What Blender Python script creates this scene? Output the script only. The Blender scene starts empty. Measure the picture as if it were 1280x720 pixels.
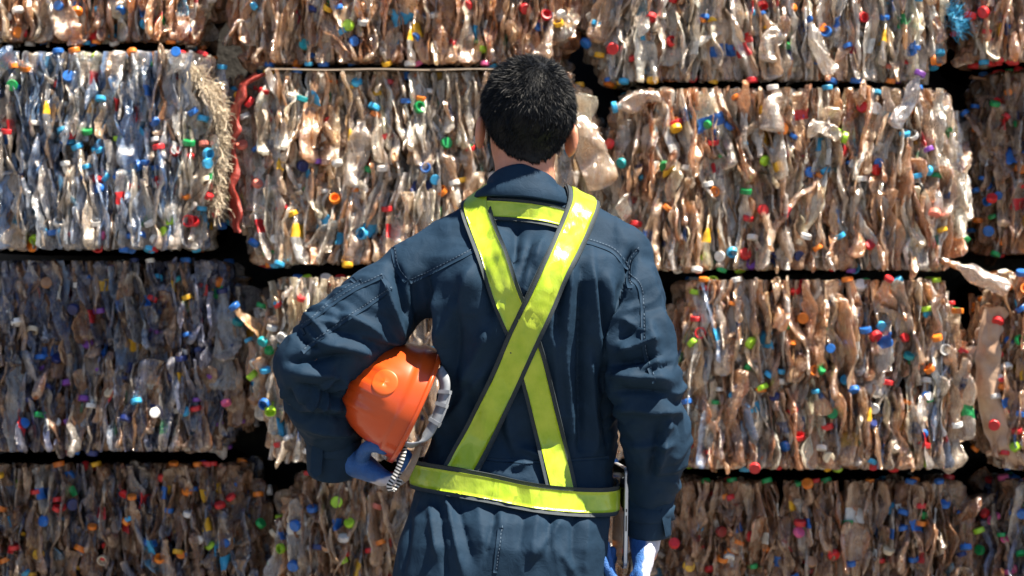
import bpy, bmesh, math, random
import numpy as np
from mathutils import Vector, Matrix, Euler
from mathutils.bvhtree import BVHTree

SC = bpy.context.scene
COL = SC.collection
RNG = np.random.default_rng(7)
random.seed(7)
R = math.radians

# ------------------------------------------------------------------ camera geometry
D, CZ, FPX = 3.89, 1.27, 1280 * 70 / 36.0
WALL = 2.20                                   # distance of the bale wall behind the person


def P(px, py, y=0.0):
    s = FPX / (y + D)
    return np.array([(px - 640) / s, y, CZ + (360 - py) / s])


# ------------------------------------------------------------------ object helpers
def tag(o, label=None, cat=None, group=None, kind=None):
    if label: o['label'] = label
    if cat: o['category'] = cat
    if group: o['group'] = group
    if kind: o['kind'] = kind
    return o


def empty(name, loc, label=None, cat=None, group=None):
    o = bpy.data.objects.new(name, None)
    o.empty_display_size = 0.1
    COL.objects.link(o)
    o.location = loc
    return tag(o, label, cat, group)


def np_mesh(name, V, F, smooth=True):
    """V (n,3) array, F list of faces or an (m,k) array"""
    me = bpy.data.meshes.new(name)
    V = np.asarray(V, np.float32)
    if isinstance(F, np.ndarray):
        m, k = F.shape
        me.vertices.add(len(V)); me.vertices.foreach_set('co', V.ravel())
        me.loops.add(m * k); me.loops.foreach_set('vertex_index', F.astype(np.int32).ravel())
        me.polygons.add(m)
        me.polygons.foreach_set('loop_start', np.arange(0, m * k, k, dtype=np.int32))
        me.polygons.foreach_set('use_smooth', np.full(m, bool(smooth)))
        me.update(calc_edges=True)
    else:
        me.from_pydata([tuple(v) for v in V], [], [tuple(int(i) for i in f) for f in F])
        me.polygons.foreach_set('use_smooth', np.full(len(me.polygons), bool(smooth)))
        me.update()
    return me


def link(name, me, mat=None, parent=None, mw=None):
    o = bpy.data.objects.new(name, me)
    if mat and not me.materials:
        me.materials.append(mat)
    COL.objects.link(o)
    if parent:
        o.parent = parent
    if mw is not None:
        o.matrix_basis = mw
    return o


def world_obj(name, V, F, mat, parent=None, smooth=True):
    """vertices in world space, stored relative to the (unrotated) parents"""
    off = np.zeros(3)
    p = parent
    while p:
        off += np.array(p.location); p = p.parent
    return link(name, np_mesh(name, np.asarray(V) - off, F, smooth), mat, parent)


def grid_faces(nu, nv, wrap_u=False, wrap_v=False, base=0):
    iu = np.arange(nu if wrap_u else nu - 1); iv = np.arange(nv if wrap_v else nv - 1)
    a, b = np.meshgrid(iu, iv, indexing='ij'); a = a.ravel(); b = b.ravel()
    a1 = (a + 1) % nu; b1 = (b + 1) % nv
    return np.stack([a * nv + b, a1 * nv + b, a1 * nv + b1, a * nv + b1], 1) + base


def tube(path, rad, seg=10, flat=1.0):
    path = np.asarray(path, float); n = len(path)
    rad = np.full(n, rad) if np.isscalar(rad) else np.asarray(rad)
    T = np.gradient(path, axis=0); T /= np.linalg.norm(T, axis=1, keepdims=True) + 1e-9
    up = np.array([0, 1.0, 0.02]); V = []
    for i in range(n):
        u = up - T[i] * up.dot(T[i]); u /= np.linalg.norm(u) + 1e-9
        w = np.cross(T[i], u)
        for k in range(seg):
            a = 2 * math.pi * k / seg
            V.append(path[i] + rad[i] * (math.cos(a) * u * flat + math.sin(a) * w))
    F = [list(f) for f in grid_faces(n, seg, False, True)]
    F.append(list(range(seg))[::-1]); F.append([(n - 1) * seg + k for k in range(seg)])
    return np.array(V), F


def spline(pts, n):
    """Catmull-Rom resample"""
    pts = np.asarray(pts, float)
    p = np.vstack([2 * pts[0] - pts[1], pts, 2 * pts[-1] - pts[-2]])
    out = []
    m = len(pts) - 1
    for t in np.linspace(0, m - 1e-6, n):
        i = int(t); f = t - i
        a, b, c, d = p[i], p[i + 1], p[i + 2], p[i + 3]
        out.append(0.5 * ((2 * b) + (-a + c) * f + (2 * a - 5 * b + 4 * c - d) * f * f + (-a + 3 * b - 3 * c + d) * f ** 3))
    return np.array(out)


def join(parts):
    V, F, o = [], [], 0
    for v, f in parts:
        V.append(np.asarray(v)); F += [[int(i) + o for i in q] for q in f]; o += len(v)
    return np.vstack(V), F


# ------------------------------------------------------------------ noise
_LAT = np.random.default_rng(3).uniform(-1, 1, (32, 32, 32)).astype(np.float32)


def noise(p, s=1.0, off=0.0):
    q = np.asarray(p, np.float32) * s + off
    i = np.floor(q).astype(np.int64); f = q - i
    f = f * f * (3 - 2 * f); i &= 31; j = (i + 1) & 31
    x0, y0, z0 = i[..., 0], i[..., 1], i[..., 2]; x1, y1, z1 = j[..., 0], j[..., 1], j[..., 2]
    fx, fy, fz = f[..., 0], f[..., 1], f[..., 2]
    L = _LAT
    a = L[x0, y0, z0] * (1 - fx) + L[x1, y0, z0] * fx
    b = L[x0, y1, z0] * (1 - fx) + L[x1, y1, z0] * fx
    c = L[x0, y0, z1] * (1 - fx) + L[x1, y0, z1] * fx
    d = L[x0, y1, z1] * (1 - fx) + L[x1, y1, z1] * fx
    return (a * (1 - fy) + b * fy) * (1 - fz) + (c * (1 - fy) + d * fy) * fz


# ------------------------------------------------------------------ implicit surfaces
def smin(a, b, k):
    h = np.clip(0.5 + 0.5 * (b - a) / k, 0, 1)
    return b + (a - b) * h - k * h * (1 - h)


class Grid:
    def __init__(s, lo, hi, h):
        s.lo = np.array(lo, np.float32); s.h = h
        n = np.ceil((np.array(hi) - s.lo) / h).astype(int) + 1
        s.X = (s.lo[0] + h * np.arange(n[0], dtype=np.float32))[:, None, None]
        s.Y = (s.lo[1] + h * np.arange(n[1], dtype=np.float32))[None, :, None]
        s.Z = (s.lo[2] + h * np.arange(n[2], dtype=np.float32))[None, None, :]
        s.n = n

    def capsule(s, a, b, ra, rb):
        a = np.asarray(a, np.float32); b = np.asarray(b, np.float32); ab = b - a
        t = ((s.X - a[0]) * ab[0] + (s.Y - a[1]) * ab[1] + (s.Z - a[2]) * ab[2]) / ab.dot(ab)
        t = np.clip(t, 0, 1)
        d = np.sqrt((s.X - a[0] - t * ab[0]) ** 2 + (s.Y - a[1] - t * ab[1]) ** 2 + (s.Z - a[2] - t * ab[2]) ** 2)
        return d - (ra + (rb - ra) * t)

    def chain(s, pts, k=0.02):
        """pts: list of (point, radius)"""
        d = None
        for (a, ra), (b, rb) in zip(pts[:-1], pts[1:]):
            c = s.capsule(a, b, ra, rb)
            d = c if d is None else smin(d, c, k)
        return d

    def ellipsoid(s, c, r, M=None):
        x, y, z = s.X - c[0], s.Y - c[1], s.Z - c[2]
        if M is not None:   # M rows = local axes
            x, y, z = (M[0][0] * x + M[0][1] * y + M[0][2] * z, M[1][0] * x + M[1][1] * y + M[1][2] * z,
                       M[2][0] * x + M[2][1] * y + M[2][2] * z)
        k0 = np.sqrt((x / r[0]) ** 2 + (y / r[1]) ** 2 + (z / r[2]) ** 2)
        k1 = np.sqrt((x / r[0] ** 2) ** 2 + (y / r[1] ** 2) ** 2 + (z / r[2] ** 2) ** 2) + 1e-6
        return k0 * (k0 - 1) / k1

    def rings(s, rows, n=2.4):
        """rows (z, cx, a, cy, b) -> stack of superellipses"""
        rows = np.array(sorted(rows)); z = s.Z.ravel()
        I = lambda c: np.interp(z, rows[:, 0], rows[:, c])[None, None, :].astype(np.float32)
        cx, a, cy, b = I(1), I(2), I(3), I(4)
        r = (np.abs((s.X - cx) / a) ** n + np.abs((s.Y - cy) / b) ** n) ** (1 / n)
        d = (r - 1) * np.minimum(a, b)
        zz = s.Z
        cap = np.maximum(rows[0, 0] - zz, zz - rows[-1, 0])
        return np.maximum(d, cap)

    def polygonise(s, f, smooth=1):
        f = np.broadcast_to(f, s.n).astype(np.float32)
        ins = f < 0
        nx, ny, nz = s.n
        corner = [(i, j, k) for i in (0, 1) for j in (0, 1) for k in (0, 1)]
        sl = lambda A, c: A[c[0]:nx - 1 + c[0], c[1]:ny - 1 + c[1], c[2]:nz - 1 + c[2]]
        cnt = sum(sl(ins, c).astype(np.int8) for c in corner)
        act = np.argwhere((cnt > 0) & (cnt < 8))
        idx = np.full((nx - 1, ny - 1, nz - 1), -1, np.int32)
        idx[act[:, 0], act[:, 1], act[:, 2]] = np.arange(len(act))
        vals = {c: f[act[:, 0] + c[0], act[:, 1] + c[1], act[:, 2] + c[2]] for c in corner}
        S = np.zeros((len(act), 3), np.float32); N = np.zeros(len(act), np.float32)
        for c in corner:
            for ax in range(3):
                if c[ax] == 0:
                    e = list(c); e[ax] = 1; e = tuple(e)
                    va, vb = vals[c], vals[e]
                    m = (va < 0) != (vb < 0)
                    t = np.where(m, va / np.where(m, va - vb, 1), 0)
                    q = np.array(c, np.float32)[None].repeat(len(act), 0); q[:, ax] += t
                    S += q * m[:, None]; N += m
        V = s.lo + s.h * (act + S / N[:, None])
        F = []
        for ax in range(3):
            A = ins.take(range(0, s.n[ax] - 1), ax); B = ins.take(range(1, s.n[ax]), ax)
            o1, o2 = [(1, 2), (2, 0), (0, 1)][ax]
            for flip in (0, 1):
                e = np.argwhere((A & ~B) if not flip else (~A & B))
                e = e[(e[:, o1] > 0) & (e[:, o2] > 0) & (e[:, o1] < s.n[o1] - 1) & (e[:, o2] < s.n[o2] - 1)]
                q = []
                for d1, d2 in ((-1, -1), (0, -1), (0, 0), (-1, 0)):
                    c = e.copy(); c[:, o1] += d1; c[:, o2] += d2
                    q.append(idx[c[:, 0], c[:, 1], c[:, 2]])
                q = np.stack(q, 1)
                F.append(q[:, ::-1] if flip else q)
        F = np.vstack(F)
        F = F[(F >= 0).all(1)]
        V = lap(V, F, smooth)
        return V, F


def lap(V, F, it, lam=0.5):
    e = np.vstack([F[:, [0, 1]], F[:, [1, 2]], F[:, [2, 3]], F[:, [3, 0]]])
    for _ in range(it):
        S = np.zeros_like(V); N = np.zeros(len(V), V.dtype)
        for ax in range(3):
            S[:, ax] = np.bincount(e[:, 0], V[e[:, 1], ax], len(V)) + np.bincount(e[:, 1], V[e[:, 0], ax], len(V))
        N = np.bincount(e[:, 0], minlength=len(V)) + np.bincount(e[:, 1], minlength=len(V))
        V = V + lam * (S / np.maximum(N, 1)[:, None] - V)
    return V


def normals(V, F):
    n = np.cross(V[F[:, 2]] - V[F[:, 0]], V[F[:, 3]] - V[F[:, 1]])
    N = np.zeros((len(V), 3))
    for k in range(4):
        for ax in range(3):
            N[:, ax] += np.bincount(F[:, k], n[:, ax], len(V))
    return N / (np.linalg.norm(N, axis=1, keepdims=True) + 1e-12)


# ------------------------------------------------------------------ materials
def new_mat(name):
    m = bpy.data.materials.new(name); m.use_nodes = True
    nt = m.node_tree; nt.nodes.clear()
    out = nt.nodes.new('ShaderNodeOutputMaterial')
    return m, nt, out


def nd(nt, t, **kw):
    n = nt.nodes.new(t)
    for k, v in kw.items():
        if k in n.inputs: n.inputs[k].default_value = v
        else: setattr(n, k, v)
    return n


def noise_node(nt, scale, detail=3, vec=None, rough=0.55):
    n = nt.nodes.new('ShaderNodeTexNoise')
    n.inputs['Scale'].default_value = scale; n.inputs['Detail'].default_value = detail
    n.inputs['Roughness'].default_value = rough
    if vec: nt.links.new(vec, n.inputs['Vector'])
    return n


def ramp(nt, fac, stops):
    r = nt.nodes.new('ShaderNodeValToRGB')
    el = r.color_ramp.elements
    el[0].position, el[0].color = stops[0][0], (*stops[0][1], 1)
    el[1].position, el[1].color = stops[-1][0], (*stops[-1][1], 1)
    for p, c in stops[1:-1]:
        e = el.new(p); e.color = (*c, 1)
    nt.links.new(fac, r.inputs[0])
    return r


def simple(name, c0, c1=None, rough=0.5, nscale=30, bump=0.0, bscale=200, bdist=0.001, spec=0.5, coat=0.0, sheen=0.0, sss=0.0, metal=0.0, detail=4):
    m, nt, out = new_mat(name)
    geo = nt.nodes.new('ShaderNodeNewGeometry')
    b = nd(nt, 'ShaderNodeBsdfPrincipled', Roughness=rough)
    b.inputs['Specular IOR Level'].default_value = spec
    b.inputs['Coat Weight'].default_value = coat
    b.inputs['Sheen Weight'].default_value = sheen
    b.inputs['Metallic'].default_value = metal
    if sss:
        b.inputs['Subsurface Weight'].default_value = sss
        b.inputs['Subsurface Radius'].default_value = (0.012, 0.004, 0.002)
        b.inputs['Subsurface Scale'].default_value = 1.0
    n = noise_node(nt, nscale, detail, geo.outputs['Position'])
    r = ramp(nt, n.outputs['Fac'], [(0.3, c0), (0.7, c1 or c0)])
    nt.links.new(r.outputs[0], b.inputs['Base Color'])
    if bump:
        n2 = noise_node(nt, bscale, 3, geo.outputs['Position'])
        bp = nd(nt, 'ShaderNodeBump', Strength=bump, Distance=bdist)
        nt.links.new(n2.outputs['Fac'], bp.inputs['Height'])
        nt.links.new(bp.outputs[0], b.inputs['Normal'])
    nt.links.new(b.outputs[0], out.inputs[0])
    return m


def cloth_mat(name, c0, c1):
    m, nt, out = new_mat(name)
    geo = nt.nodes.new('ShaderNodeNewGeometry')
    b = nd(nt, 'ShaderNodeBsdfPrincipled', Roughness=0.72)
    b.inputs['Specular IOR Level'].default_value = 0.12
    n = noise_node(nt, 14, 6, geo.outputs['Position'], 0.7)
    r = ramp(nt, n.outputs['Fac'], [(0.3, c0), (0.72, c1)])
    nt.links.new(r.outputs[0], b.inputs['Base Color'])
    # crumple (medium) + weave (fine)
    n1 = noise_node(nt, 38, 5, geo.outputs['Position'], 0.6)
    n1.inputs['Distortion'].default_value = 0.8
    b0 = nd(nt, 'ShaderNodeBump', Strength=0.55, Distance=0.008)
    n0 = noise_node(nt, 16, 3, geo.outputs['Position'], 0.5); n0.noise_type = 'RIDGED_MULTIFRACTAL'; n0.inputs['Distortion'].default_value = 0.6
    nt.links.new(n0.outputs['Fac'], b0.inputs['Height'])
    b1 = nd(nt, 'ShaderNodeBump', Strength=0.35, Distance=0.005)
    nt.links.new(n1.outputs['Fac'], b1.inputs['Height']); nt.links.new(b0.outputs[0], b1.inputs['Normal'])
    n2 = noise_node(nt, 900, 2, geo.outputs['Position'])
    b2 = nd(nt, 'ShaderNodeBump', Strength=0.35, Distance=0.0006)
    nt.links.new(n2.outputs['Fac'], b2.inputs['Height']); nt.links.new(b1.outputs[0], b2.inputs['Normal'])
    nt.links.new(b2.outputs[0], b.inputs['Normal'])
    nt.links.new(b.outputs[0], out.inputs[0])
    return m


def tape_mat():
    m, nt, out = new_mat('lime_reflective_tape')
    geo = nt.nodes.new('ShaderNodeNewGeometry')
    b = nd(nt, 'ShaderNodeBsdfPrincipled', Roughness=0.28)
    b.inputs['Specular IOR Level'].default_value = 0.5
    b.inputs['Coat Weight'].default_value = 0.25
    b.inputs['Coat Roughness'].default_value = 0.12
    n = noise_node(nt, 26, 3, geo.outputs['Position'])
    r = ramp(nt, n.outputs['Fac'], [(0.35, (0.31, 0.46, 0.015)), (0.65, (0.43, 0.55, 0.04))])
    nt.links.new(r.outputs[0], b.inputs['Base Color'])
    wn = noise_node(nt, 14, 2, geo.outputs['Position'])
    mx = nd(nt, 'ShaderNodeVectorMath', operation='MULTIPLY_ADD'); mx.inputs[1].default_value = (0.03, 0.03, 0.03)
    nt.links.new(wn.outputs['Color'], mx.inputs[0]); nt.links.new(geo.outputs['Position'], mx.inputs[2])
    mp = nd(nt, 'ShaderNodeMapping'); mp.inputs['Rotation'].default_value = (0, 0.7, 0); mp.inputs['Scale'].default_value = (1.0, .4, .45)
    nt.links.new(mx.outputs[0], mp.inputs['Vector'])
    v = nd(nt, 'ShaderNodeTexVoronoi', Scale=42.0); nt.links.new(mp.outputs[0], v.inputs['Vector'])
    # each crinkle of the foil is a small facet with a tilt of its own
    c0 = nd(nt, 'ShaderNodeVectorMath', operation='SUBTRACT'); c0.inputs[1].default_value = (.5, .5, .5)
    nt.links.new(v.outputs['Color'], c0.inputs[0])
    c1 = nd(nt, 'ShaderNodeVectorMath', operation='MULTIPLY_ADD'); c1.inputs[1].default_value = (.24, .24, .24)
    nt.links.new(c0.outputs[0], c1.inputs[0]); nt.links.new(geo.outputs['Normal'], c1.inputs[2])
    c2 = nd(nt, 'ShaderNodeVectorMath', operation='NORMALIZE'); nt.links.new(c1.outputs[0], c2.inputs[0])
    n3 = noise_node(nt, 90, 3, mp.outputs[0])
    b2 = nd(nt, 'ShaderNodeBump', Strength=0.35, Distance=0.003)
    nt.links.new(n3.outputs['Fac'], b2.inputs['Height']); nt.links.new(c2.outputs[0], b2.inputs['Normal'])
    nt.links.new(b2.outputs[0], b.inputs['Normal'])
    nt.links.new(b.outputs[0], out.inputs[0])
    return m


def pet_mat(name, stuff):
    """dirty crumpled PET film; its tint comes from the object colour or, in one-mesh heaps, a face attribute"""
    m, nt, out = new_mat(name)
    L = nt.links.new
    geo = nt.nodes.new('ShaderNodeNewGeometry')
    if stuff:
        a = nd(nt, 'ShaderNodeAttribute', attribute_name='tint'); C = a.outputs['Color']
    else:
        a = nt.nodes.new('ShaderNodeObjectInfo'); C = a.outputs['Color']
    mp = nd(nt, 'ShaderNodeMapping'); mp.inputs['Scale'].default_value = (1, 1, 0.35)
    L(geo.outputs['Position'], mp.inputs['Vector'])
    n1 = noise_node(nt, 30, 5, mp.outputs[0], 0.65)
    f1 = ramp(nt, n1.outputs['Fac'], [(0.40, (0, 0, 0)), (0.70, (1, 1, 1))])
    hsv = nd(nt, 'ShaderNodeMix', data_type='RGBA', blend_type='MULTIPLY')
    hsv.inputs['Factor'].default_value = 1.0
    hsv.inputs['B'].default_value = (0.80, 0.62, 0.48, 1)
    L(C, hsv.inputs['A'])
    mix = nd(nt, 'ShaderNodeMix', data_type='RGBA')
    L(f1.outputs[0], mix.inputs['Factor']); L(C, mix.inputs['A']); L(hsv.outputs['Result'], mix.inputs['B'])
    # clearer, whitish streaks where the film is clean
    mp3 = nd(nt, 'ShaderNodeMapping'); mp3.inputs['Scale'].default_value = (1, 1, 0.28); L(geo.outputs['Position'], mp3.inputs['Vector'])
    n6 = noise_node(nt, 62, 3, mp3.outputs[0], 0.6)
    f6 = nd(nt, 'ShaderNodeMapRange'); f6.inputs['From Min'].default_value = .50; f6.inputs['From Max'].default_value = .66; f6.inputs['To Max'].default_value = .22
    L(n6.outputs['Fac'], f6.inputs['Value'])
    mix0 = mix
    mix = nd(nt, 'ShaderNodeMix', data_type='RGBA'); mix.inputs['B'].default_value = (.70, .69, .68, 1)
    L(f6.outputs[0], mix.inputs['Factor']); L(mix0.outputs['Result'], mix.inputs['A'])
    b = nd(nt, 'ShaderNodeBsdfPrincipled')
    b.inputs['Specular IOR Level'].default_value = 0.4
    b.inputs['Coat Weight'].default_value = 0.0
    b.inputs['Coat Roughness'].default_value = 0.09
    n4 = noise_node(nt, 60, 2, geo.outputs['Position'])
    rr = nd(nt, 'ShaderNodeMapRange'); rr.inputs['To Min'].default_value = 0.12; rr.inputs['To Max'].default_value = 0.5
    L(n4.outputs['Fac'], rr.inputs['Value']); L(rr.outputs[0], b.inputs['Roughness'])
    L(mix.outputs['Result'], b.inputs['Base Color'])
    mp2 = nd(nt, 'ShaderNodeMapping'); mp2.inputs['Scale'].default_value = (1, 1, 0.4)
    L(geo.outputs['Position'], mp2.inputs['Vector'])
    n2 = noise_node(nt, 150, 3, mp2.outputs[0], 0.6); n2.inputs['Distortion'].default_value = 1.0
    bp = nd(nt, 'ShaderNodeBump', Strength=0.45, Distance=0.004)
    L(n2.outputs['Fac'], bp.inputs['Height']); L(bp.outputs[0], b.inputs['Normal'])
    tl = nd(nt, 'ShaderNodeBsdfTranslucent'); L(mix.outputs['Result'], tl.inputs['Color']); L(bp.outputs[0], tl.inputs['Normal'])
    s1 = nd(nt, 'ShaderNodeMixShader'); s1.inputs[0].default_value = 0.35
    L(b.outputs[0], s1.inputs[1]); L(tl.outputs[0], s1.inputs[2])
    tr = nd(nt, 'ShaderNodeBsdfTransparent'); gm_ = nd(nt, 'ShaderNodeGamma', Gamma=0.42); L(mix0.outputs['Result'], gm_.inputs['Color']); L(gm_.outputs[0], tr.inputs['Color'])
    s2 = nd(nt, 'ShaderNodeMixShader')
    n5 = noise_node(nt, 45, 3, mp.outputs[0])
    r5 = nd(nt, 'ShaderNodeMapRange'); r5.inputs['From Min'].default_value = 0.35; r5.inputs['From Max'].default_value = 0.65
    r5.inputs['To Min'].default_value = 0.10; r5.inputs['To Max'].default_value = 0.66
    L(n5.outputs['Fac'], r5.inputs['Value']); L(r5.outputs[0], s2.inputs[0])
    L(s1.outputs[0], s2.inputs[1]); L(tr.outputs[0], s2.inputs[2])
    # the glossy skin of the film lies over clear and cloudy parts alike
    n7 = noise_node(nt, 95, 3, mp2.outputs[0], 0.55); n7.inputs['Distortion'].default_value = 1.6
    bg = nd(nt, 'ShaderNodeBump', Strength=1.0, Distance=0.007); L(n7.outputs['Fac'], bg.inputs['Height'])
    gl = nd(nt, 'ShaderNodeBsdfGlossy', Roughness=0.13); gl.inputs['Color'].default_value = (1, .95, .89, 1); L(bg.outputs[0], gl.inputs['Normal'])
    fr = nd(nt, 'ShaderNodeFresnel', IOR=1.55); L(bg.outputs[0], fr.inputs['Normal'])
    fm = nd(nt, 'ShaderNodeMath', operation='MULTIPLY_ADD'); fm.inputs[1].default_value = 0.62; fm.inputs[2].default_value = 0.02; fm.use_clamp = True
    L(fr.outputs[0], fm.inputs[0])
    s3 = nd(nt, 'ShaderNodeMixShader'); L(fm.outputs[0], s3.inputs[0]); L(s2.outputs[0], s3.inputs[1]); L(gl.outputs[0], s3.inputs[2])
    L(s3.outputs[0], out.inputs[0])
    return m


M = {}
M['pet'] = pet_mat('crushed_bottle_plastic', False)
M['pet_stuff'] = pet_mat('crushed_bottle_plastic_heap', True)


def cap_mat(name, stuff):
    m, nt, out = new_mat(name)
    if stuff: a = nd(nt, 'ShaderNodeAttribute', attribute_name='tint')
    else: a = nt.nodes.new('ShaderNodeObjectInfo')
    geo = nt.nodes.new('ShaderNodeNewGeometry')
    n = noise_node(nt, 50, 4, geo.outputs['Position'])
    r = ramp(nt, n.outputs['Fac'], [(0.42, (1, 1, 1)), (0.75, (0.6, 0.5, 0.42))])
    mx = nd(nt, 'ShaderNodeMix', data_type='RGBA', blend_type='MULTIPLY'); mx.inputs['Factor'].default_value = 1
    nt.links.new(a.outputs['Color'], mx.inputs['A']); nt.links.new(r.outputs[0], mx.inputs['B'])
    b = nd(nt, 'ShaderNodeBsdfPrincipled', Roughness=0.38)
    nt.links.new(mx.outputs['Result'], b.inputs['Base Color'])
    nt.links.new(b.outputs[0], out.inputs[0])
    return m


M['cap'] = cap_mat('bottle_cap_plastic', False)
M['cap_stuff'] = cap_mat('bottle_cap_plastic_heap', True)
M['core'] = simple('bale_core_near_black', (0.004, 0.003, 0.003), (0.012, 0.008, 0.006), 1.0, 40, 0.8, 60, 0.01, spec=0.0)  # near black, so the inside reads as shade even where sun reaches it
M['cloth'] = cloth_mat('navy_twill', (0.0080, 0.0225, 0.044), (0.0130, 0.0325, 0.062))
M['seam'] = cloth_mat('navy_seam_tape', (0.0095, 0.025, 0.048), (0.0145, 0.0345, 0.065))
M['thread'] = simple('stitch_thread', (0.045, 0.08, 0.13), (0.06, 0.095, 0.145), 0.8)
M['piping'] = simple('grey_webbing_edge', (0.018, 0.029, 0.038), (0.030, 0.043, 0.054), 0.75, 300, 0.5, 700, 0.001)
M['tape'] = tape_mat()
M['skin'] = simple('skin', (0.47, 0.19, 0.115), (0.55, 0.235, 0.145), 0.5, 60, 0.25, 700, 0.0006, sss=0.25)
M['hair'] = simple('black_hair', (0.003, 0.004, 0.006), (0.006, 0.008, 0.012), 0.48, 300, 0, spec=0.2)
M['helmet'] = simple('orange_helmet_plastic', (0.54, 0.062, 0.007), (0.59, 0.074, 0.009), 0.30, 12, 0.06, 500, 0.0005, spec=0.5, coat=0.25)
M['round_disc'] = simple('disc_orange', (0.62, 0.10, 0.012), (0.66, 0.115, 0.015), 0.4)
M['grey_strap'] = simple('pale_grey_strap_plastic', (0.17, 0.19, 0.22), (0.25, 0.27, 0.30), 0.5, 90)
M['tan_strap'] = simple('tan_sweatband', (0.22, 0.155, 0.105), (0.31, 0.23, 0.165), 0.8, 120, 0.4, 400)
M['dark_liner'] = simple('dark_helmet_liner', (0.02, 0.02, 0.022), (0.04, 0.04, 0.045), 0.7)
M['glass'] = simple('tablet_screen_glass', (0.012, 0.016, 0.018), None, 0.06, spec=0.8, coat=1.0)
M['alu'] = simple('tablet_aluminium', (0.55, 0.58, 0.62), (0.62, 0.65, 0.69), 0.35, 60, metal=0.7)
M['boot'] = simple('black_boot_leather', (0.012, 0.011, 0.010), (0.03, 0.027, 0.024), 0.5, 40, 0.3, 300)
M['fibre'] = simple('raffia_fibre', (0.40, 0.32, 0.22), (0.56, 0.47, 0.35), 0.7, 60)
M['redsheet'] = simple('red_woven_plastic', (0.20, 0.018, 0.012), (0.36, 0.045, 0.028), 0.55, 30, 0.7, 90, 0.006)
M['tansheet'] = simple('tan_plastic_sheet', (0.36, 0.22, 0.14), (0.52, 0.36, 0.25), 0.35, 14, 0.5, 50, 0.006)
M['paleedge'] = simple('pale_board', (0.20, 0.15, 0.11), (0.30, 0.24, 0.18), 0.8, 30)
M['bluetuft'] = simple('blue_net_plastic', (0.03, 0.30, 0.55), (0.08, 0.42, 0.66), 0.5, 60)


def stripe_mat():
    m, nt, out = new_mat('striped_webbing')
    tc = nt.nodes.new('ShaderNodeUVMap')
    w = nd(nt, 'ShaderNodeTexWave', Scale=1.0); w.bands_direction = 'Y'
    nt.links.new(tc.outputs[0], w.inputs['Vector'])
    r = ramp(nt, w.outputs['Fac'], [(0.45, (0.015, 0.017, 0.02)), (0.6, (0.62, 0.62, 0.62))])
    b = nd(nt, 'ShaderNodeBsdfPrincipled', Roughness=0.8)
    nt.links.new(r.outputs[0], b.inputs['Base Color']); nt.links.new(b.outputs[0], out.inputs[0])
    return m


M['stripe'] = stripe_mat()


def glove_mat():
    """blue coated palm, pale knit wrist; the two fabrics meet on a face attribute"""
    m, nt, out = new_mat('blue_and_white_glove')
    geo = nt.nodes.new('ShaderNodeNewGeometry')
    a = nd(nt, 'ShaderNodeAttribute', attribute_name='tint')
    n = noise_node(nt, 60, 4, geo.outputs['Position'])
    r = ramp(nt, n.outputs['Fac'], [(0.3, (0.75, 0.75, 0.75)), (0.7, (1, 1, 1))])
    mx = nd(nt, 'ShaderNodeMix', data_type='RGBA', blend_type='MULTIPLY'); mx.inputs['Factor'].default_value = 1
    nt.links.new(a.outputs['Color'], mx.inputs['A']); nt.links.new(r.outputs[0], mx.inputs['B'])
    b = nd(nt, 'ShaderNodeBsdfPrincipled', Roughness=0.7)
    nt.links.new(mx.outputs['Result'], b.inputs['Base Color'])
    v = nd(nt, 'ShaderNodeTexVoronoi', Scale=330.0); nt.links.new(geo.outputs['Position'], v.inputs['Vector'])
    bp = nd(nt, 'ShaderNodeBump', Strength=0.7, Distance=0.0015)
    nt.links.new(v.outputs['Distance'], bp.inputs['Height']); nt.links.new(bp.outputs[0], b.inputs['Normal'])
    nt.links.new(b.outputs[0], out.inputs[0])
    return m


M['glove'] = glove_mat()


def set_tint(me, cols):
    at = me.color_attributes.new('tint', 'FLOAT_COLOR', 'POINT')
    c = np.ones((len(me.vertices), 4), np.float32); c[:, :3] = cols
    at.data.foreach_set('color', c.ravel())


exec_sections = []
SKY, SUN, EXPO = 0.05, 5.0, 1.68
# ================================================================== THE PERSON
FOOT = P(640, 700, 0)
person = empty('person', (0.0, 0.0, 0.0),
               'worker in navy coverall with lime reflective braces, seen from behind', 'person')
S = lambda px: px / 640.0

# joints shared by the body and the clothes that cover it
SH_L, EL_L, WR_L = P(520, 346, 0.0), P(386, 458, -0.065), P(424, 560, 0.075)
SH_R, EL_R, WR_R = P(770, 323, 0.0), P(806, 475, -0.075), P(809, 640, 0.03)
NB = P(655, 264, 0.02)
HIP_L, HIP_R = P(566, 700, 0.0), P(684, 700, 0.0)
KN_L, KN_R = np.array([-0.13, -0.01, 0.43]), np.array([0.09, -0.01, 0.43])
AN_L, AN_R = np.array([-0.14, 0.02, 0.10]), np.array([0.10, 0.02, 0.10])
HC = P(659, 150, 0.02)                       # head centre
roll, yaw = R(4.5), R(9)
HM = (Matrix.Rotation(roll, 3, 'Y') @ Matrix.Rotation(yaw, 3, 'Z'))
HMn = np.array(HM)                           # columns = local axes
HMt = HMn.T
H = lambda x, y, z: HC + HMn @ np.array([x, y, z])


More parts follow.
